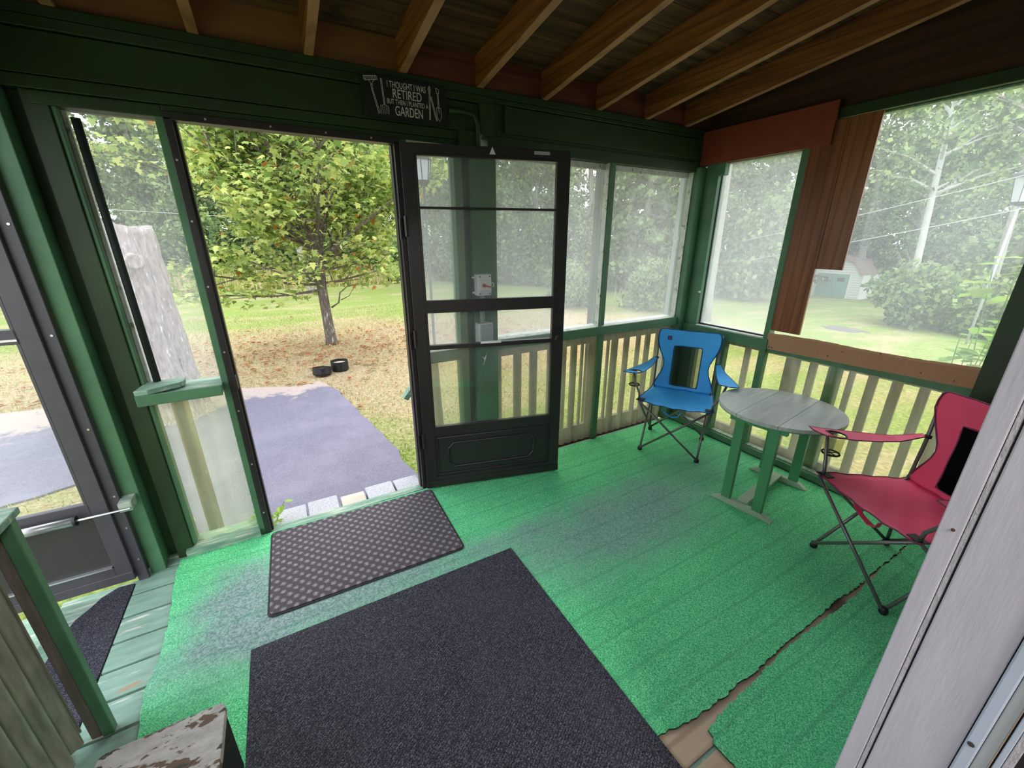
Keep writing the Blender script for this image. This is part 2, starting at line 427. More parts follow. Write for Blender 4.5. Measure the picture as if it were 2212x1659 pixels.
# ---------------------------------------------------------------- mesh builder
class MB:
    def __init__(s):
        s.v = []; s.f = []; s.mi = []; s.cur = 0
    def face(s, idx):
        s.f.append(idx); s.mi.append(s.cur)
    def box(s, x0, y0, z0, x1, y1, z1, mt=None):
        b = len(s.v)
        P = [(x0, y0, z0), (x1, y0, z0), (x1, y1, z0), (x0, y1, z0), (x0, y0, z1), (x1, y0, z1), (x1, y1, z1), (x0, y1, z1)]
        if mt is not None:
            P = [tuple(mt @ Vector(p)) for p in P]
        s.v += P
        for q in ((0, 3, 2, 1), (4, 5, 6, 7), (0, 1, 5, 4), (1, 2, 6, 5), (2, 3, 7, 6), (3, 0, 4, 7)):
            s.face([b + i for i in q])
        return s
    def beam(s, p, q, w, h, up=(0, 0, 1)):
        p = Vector(p); q = Vector(q); d = q - p; L = d.length; d.normalize()
        u = Vector(up); r = d.cross(u); r.normalize(); u = r.cross(d)
        mt = Matrix(((r.x, d.x, u.x, p.x), (r.y, d.y, u.y, p.y), (r.z, d.z, u.z, p.z), (0, 0, 0, 1)))
        return s.box(-w / 2, 0, -h / 2, w / 2, L, h / 2, mt)
    def tube(s, pts, r, n=8, cap=True):
        pts = [Vector(p) for p in pts]
        rs = r if isinstance(r, (list, tuple)) else [r] * len(pts)
        b = len(s.v)
        t0 = (pts[1] - pts[0]).normalized()
        a = Vector((0, 0, 1)) if abs(t0.z) < .9 else Vector((1, 0, 0))
        nrm = t0.cross(a).normalized()
        for i, p in enumerate(pts):
            if i == 0: t = pts[1] - pts[0]
            elif i == len(pts) - 1: t = pts[i] - pts[i - 1]
            else: t = pts[i + 1] - pts[i - 1]
            t.normalize()
            nrm = (nrm - t * nrm.dot(t))
            if nrm.length < 1e-5: nrm = t.orthogonal()
            nrm.normalize()
            bi = t.cross(nrm)
            for k in range(n):
                an = 2 * math.pi * k / n
                s.v.append(tuple(p + (nrm * math.cos(an) + bi * math.sin(an)) * rs[i]))
        for i in range(len(pts) - 1):
            for k in range(n):
                k2 = (k + 1) % n
                s.face([b + i * n + k, b + i * n + k2, b + (i + 1) * n + k2, b + (i + 1) * n + k])
        if cap:
            s.face([b + k for k in range(n)][::-1])
            s.face([b + (len(pts) - 1) * n + k for k in range(n)])
        return s
    def lathe(s, prof, cx=0, cy=0, n=24, z0=0, mt=None):
        b = len(s.v)
        for (r, z) in prof:
            for k in range(n):
                an = 2 * math.pi * k / n
                p = (cx + r * math.cos(an), cy + r * math.sin(an), z + z0)
                if mt is not None: p = tuple(mt @ Vector(p))
                s.v.append(p)
        for i in range(len(prof) - 1):
            for k in range(n):
                k2 = (k + 1) % n
                s.face([b + i * n + k, b + i * n + k2, b + (i + 1) * n + k2, b + (i + 1) * n + k])
        return s
    def prism(s, poly, z0, z1, axes='xyz'):
        """poly of (a,b); extruded c0..c1 along the third axis named last in axes"""
        n = len(poly); b = len(s.v)
        def mk(a, bb, c):
            d = {axes[0]: a, axes[1]: bb, axes[2]: c}
            return (d['x'], d['y'], d['z'])
        for c in (z0, z1):
            for (a, bb) in poly: s.v.append(mk(a, bb, c))
        s.face([b + i for i in range(n)][::-1]); s.face([b + n + i for i in range(n)])
        for i in range(n):
            j = (i + 1) % n
            s.face([b + i, b + j, b + n + j, b + n + i])
        return s
    def quad(s, *p):
        b = len(s.v); s.v += [tuple(q) for q in p]; s.face(list(range(b, b + len(p)))); return s
    def grid(s, rows):
        b = len(s.v); n = len(rows[0])
        for r in rows: s.v += [tuple(p) for p in r]
        for i in range(len(rows) - 1):
            for k in range(n - 1):
                s.face([b + i * n + k, b + i * n + k + 1, b + (i + 1) * n + k + 1, b + (i + 1) * n + k])
        return s
    def build(s, name, mats, parent=None, smooth=False, bevel=0., solid=0., fixn=True):
        me = bpy.data.meshes.new(name)
        me.from_pydata(s.v, [], s.f)
        if not isinstance(mats, (list, tuple)): mats = [mats]
        for m in mats: me.materials.append(m)
        if len(mats) > 1:
            me.polygons.foreach_set('material_index', [min(i, len(mats) - 1) for i in s.mi])
        if fixn and len(s.f) < 4000:
            bm = bmesh.new(); bm.from_mesh(me)
            bmesh.ops.recalc_face_normals(bm, faces=bm.faces)
            bm.to_mesh(me); bm.free()
        if smooth:
            me.polygons.foreach_set('use_smooth', [True] * len(me.polygons))
        o = bpy.data.objects.new(name, me)
        COL.objects.link(o)
        if parent is not None: o.parent = parent
        if solid:
            md = o.modifiers.new('s', 'SOLIDIFY'); md.thickness = solid; md.offset = 0
        if bevel:
            md = o.modifiers.new('b', 'BEVEL'); md.width = bevel; md.segments = 2; md.limit_method = 'ANGLE'; md.angle_limit = R(40)
        return o

def tag(o, label=None, cat=None, group=None, kind=None):
    if label: o['label'] = label
    if cat: o['category'] = cat
    if group: o['group'] = group
    if kind: o['kind'] = kind
    return o

def empty(name, loc=(0, 0, 0), rz=0):
    o = bpy.data.objects.new(name, None)
    o.empty_display_size = .1
    COL.objects.link(o); o.location = loc; o.rotation_euler = (0, 0, rz)
    return o

def struct(o, label=None):
    return tag(o, label, 'structure' if label else None, None, 'structure')

def copy_tree(o, parent=None):
    c = o.copy(); COL.objects.link(c); c.parent = parent
    for ch in list(o.children): copy_tree(ch, c)
    return c

def bx(name, mt, dims, parent=None, bevel=.003):
    return MB().box(*dims).build(name, mt, parent, bevel=bevel)

def screw(name, mt, p, axis, r=.0045, parent=None):
    p = Vector(p); d = Vector(axis) * .0025
    return MB().tube([p - d, p + d], r, 8).build(name, mt, parent)

def gz(x, y):
    return -.15 - max(0., x - 6) * .05

# ================================================================ GROUND
g = MB(); rows = []
for j in range(0, 66):
    y = -14 + j
    rows.append([(x, y, gz(x, y)) for x in range(-34, 56)])
g.grid(rows)
lawn = g.build('lawn', LAWN, fixn=False); struct(lawn, 'mown lawn with green and dry yellow patches around the porch')

asp = [(.70, 2.46), (.66, 2.9), (.60, 3.5), (.54, 3.9), (.47, 4.34), (.42, 4.8), (.36, 5.1), (.22, 5.42), (.05, 5.32), (-.2, 5.38), (-.65, 5.6), (-1.5, 5.8), (-2.4, 5.88), (-6.5, 6.1), (-6.5, 3.3), (-1.95, 3.62), (-1.45, 3.80), (-1.1, 3.7), (-.98, 3.1), (-.92, 2.46)]
rnd = random.Random(3)
pts = []
for i in range(len(asp)):
    a = asp[i]; b = asp[(i + 1) % len(asp)]
    n = max(1, int(math.dist(a, b) / .12))
    for k in range(n):
        t = k / n
        pts.append((a[0] + (b[0] - a[0]) * t + rnd.uniform(-.02, .02), a[1] + (b[1] - a[1]) * t + rnd.uniform(-.02, .02)))
path = MB().prism(pts, -.16, -.135).build('asphalt_path', ASPH); struct(path, 'purple grey asphalt path leading from the open screen door')

# ================================================================ FLOOR
fb = MB(); fb.cur = 0
y = .12; 
seams = [1.413, 1.551, 1.689, 1.831, 1.971, 2.107]
ys = [2.25 - .1385 * i for i in range(17)][::-1]
for i in range(len(ys) - 1):
    fb.box(-.83, ys[i] + .0055, -.035, 2.94, ys[i + 1] - .0055, 0)
fb.box(-.83, ys[-1] + .003, -.035, 2.94, 2.305, 0)
floor = fb.build('floor', [DECK], None, bevel=.003); struct(floor)
fb = MB()
for (a, b) in ((.12, .245), (.256, .385), (.396, .53)):
    fb.box(.60, a, .0, 1.25, b, .006)
# bare planks where the carpet has been cut away at the house side
bare = MB()
bare.box(.80, .16, -.0, 1.16, .272, .004); bare.box(.80, .284, 0, 1.16, .405, .004); bare.box(.80, .417, 0, 2.9, .545, .004)
bare.build('bare_plank', BARE, floor, bevel=.002)
MB().box(-.83, 0.1, -.15, 2.94, 2.38, -.06).build('floor_joists', BARE, floor)

# ---- turf carpets
def carpet(name, outline, label):
    m = MB(); m.prism(outline, .0045, .013)
    m.mi = [1] * len(m.mi); m.mi[1] = 0
    o = m.build(name, [TURF, TURFEDGE], None, fixn=True)
    bm = bmesh.new(); bm.from_mesh(o.data)
    bmesh.ops.triangulate(bm, faces=[f for f in bm.faces if len(f.verts) > 4])
    bm.to_mesh(o.data); bm.free()
    return tag(o, label, 'carpet')
def jag(pts, amp=.004, step=.02, seed=1):
    r = random.Random(seed); out = []
    for a, b in zip(pts[:-1], pts[1:]):
        n = max(1, int(math.dist(a, b) / step))
        for k in range(n):
            t = k / n
            out.append((a[0] + (b[0] - a[0]) * t + r.uniform(-amp, amp), a[1] + (b[1] - a[1]) * t + r.uniform(-amp, amp)))
    out.append(pts[-1]); return out
left = [(-.651, 1.30), (-.651, 1.388), (-.663, 1.46), (-.667, 1.517), (-.658, 1.564), (-.645, 1.644), (-.649, 1.715), (-.648, 1.818), (-.654, 1.936), (-.668, 2.047), (-.671, 2.175), (-.669, 2.262)]
top = [(-.669, 2.262), (-.29, 2.268), (-.25, 2.268), (.13, 2.256), (.6, 2.252), (.66, 2.268), (2.895, 2.272)]
seam = [(2.895, .494), (2.55, .496), (2.077, .492), (1.963, .503), (1.82, .497), (1.67, .495), (1.511, .496), (1.328, .491), (1.263, .495), (1.148, .492), (1.048, .494), (.946, .503), (.854, .520), (.80, .53)]
outl = jag(left, .004, .02, 2)[:-1] + top + jag(seam, .0045, .015, 5) + [(.80, .15), (-.64, .15)]
carpet('turf_carpet', outl, 'main bright green turf carpet over the porch floor, worn grey between the mats')
s2 = [(.97, .15), (.986, .349), (.985, .415), (1.003, .452), (1.055, .462), (1.153, .468), (1.289, .470), (1.367, .478), (1.528, .486), (1.711, .483), (1.859, .479), (1.944, .475), (2.041, .472), (2.4, .488), (2.895, .490)]
carpet('turf_carpet', jag(s2, .0045, .015, 9) + [(2.895, .15)], 'strip of green turf carpet beyond the ragged seam, next to the grey white casing')

# mats
hm = MB().prism([(-.335, .33), (.838, .33), (.838, 1.505), (-.335, 1.515)], .0135, .021).build('floor_mat', HMAT, bevel=.003)
tag(hm, 'large plain charcoal floor mat in the foreground on the green turf', 'mat')
def rrect(x0, y0, x1, y1, r, n=6):
    out = []
    for (cx, cy, a0) in ((x1 - r, y1 - r, 0), (x0 + r, y1 - r, 90), (x0 + r, y0 + r, 180), (x1 - r, y0 + r, 270)):
        for k in range(n + 1):
            a = R(a0 + 90 * k / n); out.append((cx + r * math.cos(a), cy + r * math.sin(a)))
    return out
dm = empty('doormat', (.183, 1.937, .0135), R(-1.5))
MB().prism(rrect(-.455, -.305, .455, .305, .03), 0, .006).build('border', DMATE, dm, bevel=.002)
MB().prism(rrect(-.446, -.296, .446, .296, .025), .006, .011).build('pile', DMAT, dm, bevel=.003)
tag(dm, 'grey doormat with a star weave pattern just inside the open screen door', 'doormat')

# ================================================================ FRONT WALL (A), inner face y = 2.29
YA = 2.29
wf = empty('wall_front'); struct(wf)
def pa(name, mt, x0, y0, z0, x1, y1, z1, bevel=.003, parent=wf):
    return bx(name, mt, (x0, y0, z0, x1, y1, z1), parent, bevel)
# header planks
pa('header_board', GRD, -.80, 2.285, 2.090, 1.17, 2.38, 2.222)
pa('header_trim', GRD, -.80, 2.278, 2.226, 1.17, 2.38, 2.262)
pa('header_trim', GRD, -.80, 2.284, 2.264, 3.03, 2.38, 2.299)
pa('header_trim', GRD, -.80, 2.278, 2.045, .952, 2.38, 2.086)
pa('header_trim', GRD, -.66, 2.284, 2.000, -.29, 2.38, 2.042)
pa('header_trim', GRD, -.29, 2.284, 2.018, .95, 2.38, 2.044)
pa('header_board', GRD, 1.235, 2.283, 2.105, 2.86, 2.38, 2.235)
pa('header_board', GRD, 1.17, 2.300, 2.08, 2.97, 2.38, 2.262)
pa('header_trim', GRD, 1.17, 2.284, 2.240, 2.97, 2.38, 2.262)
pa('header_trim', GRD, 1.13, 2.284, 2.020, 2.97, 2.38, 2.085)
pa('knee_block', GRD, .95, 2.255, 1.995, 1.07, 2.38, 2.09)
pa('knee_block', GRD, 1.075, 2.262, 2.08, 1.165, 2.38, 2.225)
# posts
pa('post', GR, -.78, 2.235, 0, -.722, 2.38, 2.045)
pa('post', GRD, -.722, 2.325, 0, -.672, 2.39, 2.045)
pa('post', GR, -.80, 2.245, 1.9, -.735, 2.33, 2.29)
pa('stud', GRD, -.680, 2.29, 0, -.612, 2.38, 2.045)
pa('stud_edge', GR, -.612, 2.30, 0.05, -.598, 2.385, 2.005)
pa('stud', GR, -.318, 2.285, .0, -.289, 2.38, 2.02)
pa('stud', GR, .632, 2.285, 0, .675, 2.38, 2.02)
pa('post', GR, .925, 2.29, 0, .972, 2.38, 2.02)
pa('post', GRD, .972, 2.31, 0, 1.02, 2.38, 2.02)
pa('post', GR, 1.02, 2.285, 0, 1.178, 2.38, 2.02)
pa('mullion', GR, 2.035, 2.285, .94, 2.072, 2.38, 2.03)
pa('stud', GR, 2.03, 2.280, .0, 2.075, 2.31, .875)
pa('post', GR, 2.862, 2.25, .0, 2.94, 2.38, 2.05)
# door sill, left sill
pa('sill', GRW, -.64, 2.262, 0.0, -.31, 2.40, .046)
pa('sill_end', GRW, -.80, 2.30, -.03, -.64, 2.40, .012)
pa('sill', GRW, -.29, 2.272, -.04, .64, 2.335, .006)
pa('ledge', GRW, -.618, 2.215, .868, -.312, 2.40, .905)
pa('ledge_face', GR, -.622, 2.205, .862, -.312, 2.215, .912)
pa('window_sill', SILL, .675, 2.28, .895, .925, 2.41, .915)
pa('sill_face', GR, .675, 2.268, .845, .925, 2.28, .915)
pa('window_sill', SILL, 1.178, 2.288, .915, 2.862, 2.42, .935)
pa('sill_face', GR, 1.178, 2.272, .872, 2.862, 2.288, .937)
# blocking between the rafters, above the header
pa('blocking', BLOCK, -.80, 2.300, 2.299, .665, 2.34, 2.44, .002)
pa('blocking', REDW, .668, 2.300, 2.299, 3.03, 2.34, 2.44, .002)
# pickets and boards outside the lower part (behind the plastic)
def pickets_a(spans):
    for (a, b) in spans: pa('picket', PICK, a, 2.40, .0, b, 2.42, .82, .002)
pickets_a([(1.225, 1.262), (1.365, 1.425), (1.50, 1.56), (1.655, 1.70), (1.785, 1.825), (1.872, 1.925), (1.97, 1.99), (2.04, 2.13), (2.235, 2.255), (2.285, 2.345), (2.42, 2.47), (2.56, 2.60), (2.665, 2.715), (2.79, 2.84)])
pa('outer_board', PICK, 1.178, 2.395, .785, 2.94, 2.43, .872, .002)
pa('outer_board', PICK, 1.178, 2.395, -.14, 2.94, 2.43, .10, .002)

# rear door/leaf frame of exit door
d1f = empty('door_frame'); 
ff = MB()
ff.box(-.289, 2.268, .006, -.262, 2.33, 2.0); ff.box(.606, 2.268, .006, .632, 2.33, 2.0); ff.box(-.289, 2.268, 1.992, .632, 2.33, 2.020)
ff.box(-.275, 2.30, .006, -.252, 2.345, 1.99); ff.box(.598, 2.30, .006, .62, 2.345, 1.99)
ff.build('jamb', BLACKAL, d1f, bevel=.002)
for z in (.15, .45, .75, 1.05, 1.35, 1.62, 1.85): screw('screw_head', CHROME, (-.276, 2.2675, z), (0, 1, 0), parent=d1f)
for x in (-.15, .08, .3, .5): screw('screw_head', CHROME, (x, 2.2675, 2.006), (0, 1, 0), parent=d1f)
for z in (.30, .95, 1.55): MB().tube([(.604, 2.262, z), (.604, 2.262, z + .1)], .008).build('hinge_barrel', BLACKAL, d1f)
MB().box(-.268, 2.30, .86, -.255, 2.262, .93).build('strike_plate', BLACKAL, d1f, bevel=.002)
tag(d1f, 'black brown metal frame around the open doorway to the asphalt path', 'door frame')

# ---------------------------------------------------------------- windows
def pane(name, mt, dims, win):
    return MB().box(*dims).build(name, mt, win)
w1 = empty('window_1'); struct(w1, 'narrow hazy plastic window left of the open doorway')
pane('pane', FILM0, (-.60, 2.35, .90, -.316, 2.353, 2.01), w1)
MB().box(-.598, 2.345, .906, -.585, 2.36, 2.0).build('frame', SILL, w1)
w2 = empty('window_2'); struct(w2, 'hazy window left of the wide green post, behind the screen door')
pane('pane', FILM1, (.674, 2.35, .90, .926, 2.353, 2.03), w2)
w3 = empty('window_3'); struct(w3, 'hazy plastic window between wide green post and the thin mullion')
pane('pane', FILM1, (1.176, 2.35, .92, 2.037, 2.353, 2.03), w3)
MB().box(1.178, 2.34, 1.985, 2.036, 2.36, 2.022).box(2.026, 2.3, .936, 2.035, 2.345, 2.02).build('frame', SILL, w3)
w4 = empty('window_4'); struct(w4, 'hazy scratched plastic window left of the porch corner')
pane('pane', FILM1, (2.07, 2.35, .92, 2.864, 2.353, 2.03), w4)
MB().box(2.072, 2.34, 1.985, 2.864, 2.36, 2.022).box(2.853, 2.3, .936, 2.862, 2.345, 2.02).build('frame', SILL, w4)

def corr(name, mt, axis, c, a0, a1, z0, z1, win, pitch=.0665, amp=.008, label=None):
    n = int((a1 - a0) / pitch * 10)
    rows = []
    for z in (z0, (z0 + z1) / 2, z1):
        r = []
        for i in range(n + 1):
            a = a0 + (a1 - a0) * i / n
            d = amp * math.sin(2 * math.pi * (a - a0) / pitch)
            r.append((a, c + d, z) if axis == 'x' else (c + d, a, z))
        rows.append(r)
    return MB().grid(rows).build(name, mt, win, smooth=True, fixn=False)
corr('corrugated_sheet', CORR, 'x', 2.325, 1.18, 2.90, .005, .872, wf)
corr('corrugated_sheet', CORRC, 'x', 2.34, .676, .924, .01, .85, wf)
corr('corrugated_sheet', CORRC, 'x', 2.335, -.61, -.318, .044, .868, wf, .09, .006)

# wide post fittings
sw = empty('disconnect_switch', (1.066, 2.285, 1.292))
MB().box(-.045, -.055, -.062, .045, 0, .062).build('box', WHITEP, sw, bevel=.005)
MB().box(-.035, -.066, -.034, .040, -.055, .030).build('cover', WHITEP, sw, bevel=.003)
MB().lathe([(0, 0), (.011, 0), (.011, .012), (0, .012)], 0, 0, 14, 0, Matrix.Translation((-.012, -.066, 0)) @ Matrix.Rotation(R(90), 4, 'X')).beam((-.012, -.074, 0), (.034, -.076, -.012), .008, .006, (0, 1, 0)).build('lever', REDP, sw, bevel=.001)
for (x, z) in ((-.032, .050), (.032, .050), (-.032, -.050), (.032, -.050)): screw('screw_head', GREYAL, (x, -.056, z), (0, 1, 0), .004, sw)
for z in (.038, -.050): MB().box(-.060, -.01, z, -.045, -.002, z + .010).build('mounting_tab', WHITEP, sw)
MB().tube([(.045, -.06, .012), (.054, -.064, .008), (.054, -.064, -.008), (.045, -.06, -.012)], .003).build('lock_loop', WHITEP, sw)
tag(sw, 'white electrical disconnect switch with red lever on the wide green post', 'switch')
bo = empty('outlet_box', (1.066, 2.285, 1.00))
MB().box(-.048, -.06, -.065, .048, 0, .065).build('box', WHITEP, bo, bevel=.005)
MB().box(-.040, -.068, -.058, .046, -.060, .058).build('lid', GREYP, bo, bevel=.003)
tag(bo, 'white covered outlet box on the wide green post below the switch', 'electrical box')
cd = MB().tube([(1.06, 2.265, 1.06), (1.06, 2.265, 1.232)], .016, 12).build('conduit', GREYP, smooth=True)
tag(cd, 'short grey plastic conduit between the switch and outlet box', 'conduit')
ho = MB().tube([(1.085, 2.275, .86), (1.075, 2.262, .84), (1.06, 2.262, .79)], .006).tube([(1.06, 2.276, .85), (1.065, 2.262, .83), (1.08, 2.268, .81)], .004).build('coat_hook', CHROME, smooth=True)
tag(ho, 'small metal hook on the wide green post below the outlet box', 'hook')

# black foam rod and wedge board at left window
tag(MB().tube([(-.560, 2.33, .912), (-.560, 2.33, 1.975)], .0145, 12).build('foam_rod', RUBBER, smooth=True), 'black foam rod standing upright inside the narrow left window', 'rod')
wd = MB().prism([(-.620, 2.205), (-.575, 2.205), (-.47, 2.26), (-.455, 2.285), (-.46, 2.345), (-.60, 2.345)], .9125, .9355).build('wedge_board', GRW, bevel=.002)
tag(wd, 'short pale green board with a slanted end lying on the ledge left of doorway', 'board')

# ---------------------------------------------------------------- sign
sg = empty('garden_sign', (.478, 2.262, 2.094), 0)
MB().prism(rrect(0, 0, .412, .174, .008), 0, .006, 'xzy').build('plate', BLACKP, sg, bevel=.001)
TXT = M('sign_lettering', (.62, .62, .60), .6, .03)
def text_mesh(s, x0, x1, z0, z1, skew=0):
    cu = bpy.data.curves.new('t', 'FONT'); cu.body = s; cu.extrude = 0.0; cu.size = 1
    to = bpy.data.objects.new('t', cu); COL.objects.link(to)
    bpy.context.view_layer.update()
    dg = bpy.context.evaluated_depsgraph_get()
    me = bpy.data.meshes.new_from_object(to.evaluated_get(dg))
    xs = [v.co.x for v in me.vertices]; ys_ = [v.co.y for v in me.vertices]
    ax, bx_ = min(xs), max(xs); ay, by = min(ys_), max(ys_)
    for v in me.vertices:
        u = (v.co.x - ax) / (bx_ - ax); w = (v.co.y - ay) / (by - ay)
        v.co = Vector((x0 + u * (x1 - x0), -.0008, z0 + w * (z1 - z0)))
    bpy.data.objects.remove(to); bpy.data.curves.remove(cu)
    me.materials.clear(); me.materials.append(TXT)
    o = bpy.data.objects.new('lettering', me); COL.objects.link(o); o.parent = sg
    md = o.modifiers.new('s', 'SOLIDIFY'); md.thickness = .0008
    return o
text_mesh('I THOUGHT I WAS', .118, .305, .130, .156)
text_mesh('RETIRED', .142, .282, .090, .126)
text_mesh('BUT THEN I PLANTED A', .112, .314, .064, .084)
text_mesh('GARDEN', .148, .284, .018, .058)
r_ = .0011; Y = -.001
ic = MB()
def done(n_):
    global ic
    ic.build(n_, TXT, sg); ic = MB()
def ln(*p): ic.tube([(a, Y, b) for a, b in p], r_, 5)
def loop(*p): ln(*(list(p) + [p[0]]))
# rake
loop((.012, .158), (.072, .166), (.076, .152), (.018, .142))
for k in range(9): ln((.015 + k * .007, .144 + k * .0011), (.013 + k * .007, .157 + k * .001))
ln((.034, .146), (.046, .130), (.062, .150)); loop((.043, .130), (.050, .130), (.051, .112), (.046, .112))
loop((.045, .112), (.050, .112), (.074, .018), (.068, .016))
done('rake_drawing')
# fork
loop((.089, .158), (.094, .158), (.101, .058), (.096, .058)); ln((.080, .020), (.080, .050), (.098, .056), (.116, .050), (.116, .020))
for x in (.080, .089, .098, .107, .116): ln((x, .050), (x, .018))
done('fork_drawing')
# shears
loop((.318, .150), (.322, .120), (.327, .150), (.322, .162)); loop((.330, .150), (.326, .120), (.320, .145), (.326, .163))
loop((.321, .118), (.327, .118), (.322, .018), (.317, .018)); loop((.327, .118), (.332, .118), (.358, .018), (.353, .018))
done('shears_drawing')
# spade
loop((.356, .158), (.374, .154), (.370, .136), (.362, .136)); loop((.364, .136), (.369, .136), (.370, .078), (.365, .078))
loop((.357, .076), (.378, .076), (.382, .040), (.370, .016), (.358, .036)); ln((.368, .076), (.369, .052))
done('spade_drawing')
for (x, z) in ((.008, .166), (.404, .166), (.008, .008), (.404, .008)): screw('screw_head', GREYAL, (x, .0, z), (0, 1, 0), .003, sg)
tag(sg, 'black rectangular sign about being retired and planting a garden, above the doorway', 'sign')
# ragged insulation scrap and dark pipe by the sign
tag(MB().tube([(.90, 2.262, 2.165), (.98, 2.255, 2.170), (1.035, 2.25, 2.160), (1.055, 2.25, 2.12), (1.055, 2.25, 1.98)], .013, 10).build('bent_pipe', GRD, smooth=True), 'dark green bent conduit right of the black sign', 'pipe')

# ================================================================ CEILING
ce = empty('ceiling'); struct(ce)
SL_ = .14
def zr(y): return 2.297 + (2.29 - y) * SL_
def rafter(x, mt, mt2, w=.038, dp=.14):
    m = MB(); y0, y1 = -.6, 2.31
    b = len(m.v)
    P = []
    for x_ in (x - w / 2, x + w / 2):
        P += [(x_, y1, zr(y1)), (x_, y0, zr(y0)), (x_, y0, zr(y0) + dp), (x_, y1, zr(y1) + dp)]
    m.v = P
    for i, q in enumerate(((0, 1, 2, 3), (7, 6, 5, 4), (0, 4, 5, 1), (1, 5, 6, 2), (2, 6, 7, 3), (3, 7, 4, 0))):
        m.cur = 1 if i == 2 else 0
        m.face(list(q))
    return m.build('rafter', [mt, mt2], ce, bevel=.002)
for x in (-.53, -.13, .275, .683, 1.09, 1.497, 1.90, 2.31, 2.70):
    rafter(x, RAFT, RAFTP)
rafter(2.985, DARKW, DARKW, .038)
rb = MB()
k = 0
yy = 2.44
while yy > -.6:
    y2 = yy - .138
    zt = lambda y: zr(y) + .141
    b = len(rb.v)
    rb.v += [(-.95, yy, zt(yy)), (3.10, yy, zt(yy)), (3.10, y2 + .004, zt(y2)), (-.95, y2 + .004, zt(y2)), (-.95, yy, zt(yy) + .02), (3.10, yy, zt(yy) + .02), (3.10, y2 + .004, zt(y2) + .02), (-.95, y2 + .004, zt(y2) + .02)]
    for q in ((0, 3, 2, 1), (4, 5, 6, 7), (0, 1, 5, 4), (1, 2, 6, 5), (2, 3, 7, 6), (3, 0, 4, 7)): rb.face([b + i for i in q])
    yy = y2
rb.build('roof_boards', SHEATH, ce)
MB().prism([(2.95, zr(2.95) + .165), (-.65, zr(-.65) + .165), (-.65, zr(-.65) + .19), (2.95, zr(2.95) + .19)], -1.2, 3.4, 'yzx').build('roof_covering', BLACKP, ce)
MB().box(-1.0, 2.56, 2.16, 3.3, 2.60, 2.32).build('fascia', GRD, ce)

# ================================================================ RIGHT WALL (B), inner face x = 2.94
wr = empty('wall_right'); struct(wr)
def pb(name, mt, x0, y0, z0, x1, y1, z1, bevel=.003): return bx(name, mt, (x0, y0, z0, x1, y1, z1), wr, bevel)
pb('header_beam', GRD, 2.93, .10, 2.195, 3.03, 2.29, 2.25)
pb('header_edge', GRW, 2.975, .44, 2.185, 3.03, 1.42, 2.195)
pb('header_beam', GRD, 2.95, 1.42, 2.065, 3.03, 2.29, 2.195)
g_ = MB().prism([(.08, 2.25), (2.30, 2.25), (2.30, 2.44), (.08, zr(.08) + .141)], 2.965, 3.0, 'yzx').build('gable_boards', DARKW, wr)
pb('corner_post', GR, 2.935, 2.145, 0, 3.03, 2.25, 2.07)
pb('corner_bracket', GR, 2.915, 2.085, 1.985, 2.965, 2.145, 2.065)
pb('mullion', GR, 2.93, 1.552, .82, 3.0, 1.590, 2.07)
pb('mullion_edge', SILL, 2.935, 1.540, .955, 2.945, 1.551, 2.07)
pb('window_sill', SILL, 2.935, 1.59, .872, 3.06, 2.15, .893)
pb('sill_face', GR, 2.918, 1.545, .812, 2.935, 2.25, .888)
pb('sill_face', GR, 2.935, .53, .80, 2.96, 1.55, .90)
pb('stud', GR, 2.915, 1.850, .03, 2.975, 1.905, .842)
pb('stud', GR, 2.925, 1.550, .03, 2.975, 1.592, .82)
pb('stud', GR, 2.995, 1.110, -.1, 3.045, 1.178, .82)
pb('post', GRD, 2.915, .36, 0, 3.03, .528, 2.2)
pb('post', GRD, 2.90, .16, 0, 3.03, .356, 2.2)
pb('bottom_plate', GR, 2.905, .10, .0135, 2.965, 2.25, .062)
pb('plate_top', GRW, 2.925, .10, .062, 2.968, 2.25, .070)
for (a, b) in ((1.369, 1.463), (1.263, 1.31), (1.05, 1.083), (.935, .983), (.818, .868), (.70, .745), (.60, .64), (1.722, 1.765), (1.611, 1.66), (1.94, 1.99), (2.05, 2.10)):
    pb('picket', PICK, 3.045, a, -.1, 3.065, b, .80, .002)
pb('outer_board', PICK, 3.04, .5, .765, 3.075, 2.25, .87, .002)
pb('outer_board', PICK, 3.04, .1, -.2, 3.075, 2.25, .10, .002)
corr('corrugated_sheet', CORR, 'y', 2.985, .53, 2.145, .03, .815, wr, .19, .006)
w5 = empty('window_5'); struct(w5, 'streaked plastic window right of the porch corner')
pane('pane', FILM2, (2.985, 1.588, .89, 2.988, 2.147, 2.07), w5)
MB().box(2.975, 2.138, .895, 2.99, 2.146, 2.065).box(2.97, 1.59, .893, 2.99, 2.145, .903).build('frame', BLACKAL, w5)
w6 = empty('window_6'); struct(w6, 'largest window, overlooking the shed, half framed by wood panels')
pane('pane', FILM3, (2.985, .526, .86, 2.988, 1.554, 2.19), w6)
tag(MB().lathe([(0, 0), (.009, 0), (.012, .006), (.009, .014), (0, .016)], 0, 0, 12, 0, Matrix.Translation((2.936, 2.155, 1.15)) @ Matrix.Rotation(R(-90), 4, 'Y')).build('door_knob', CHROME, wr, smooth=True))

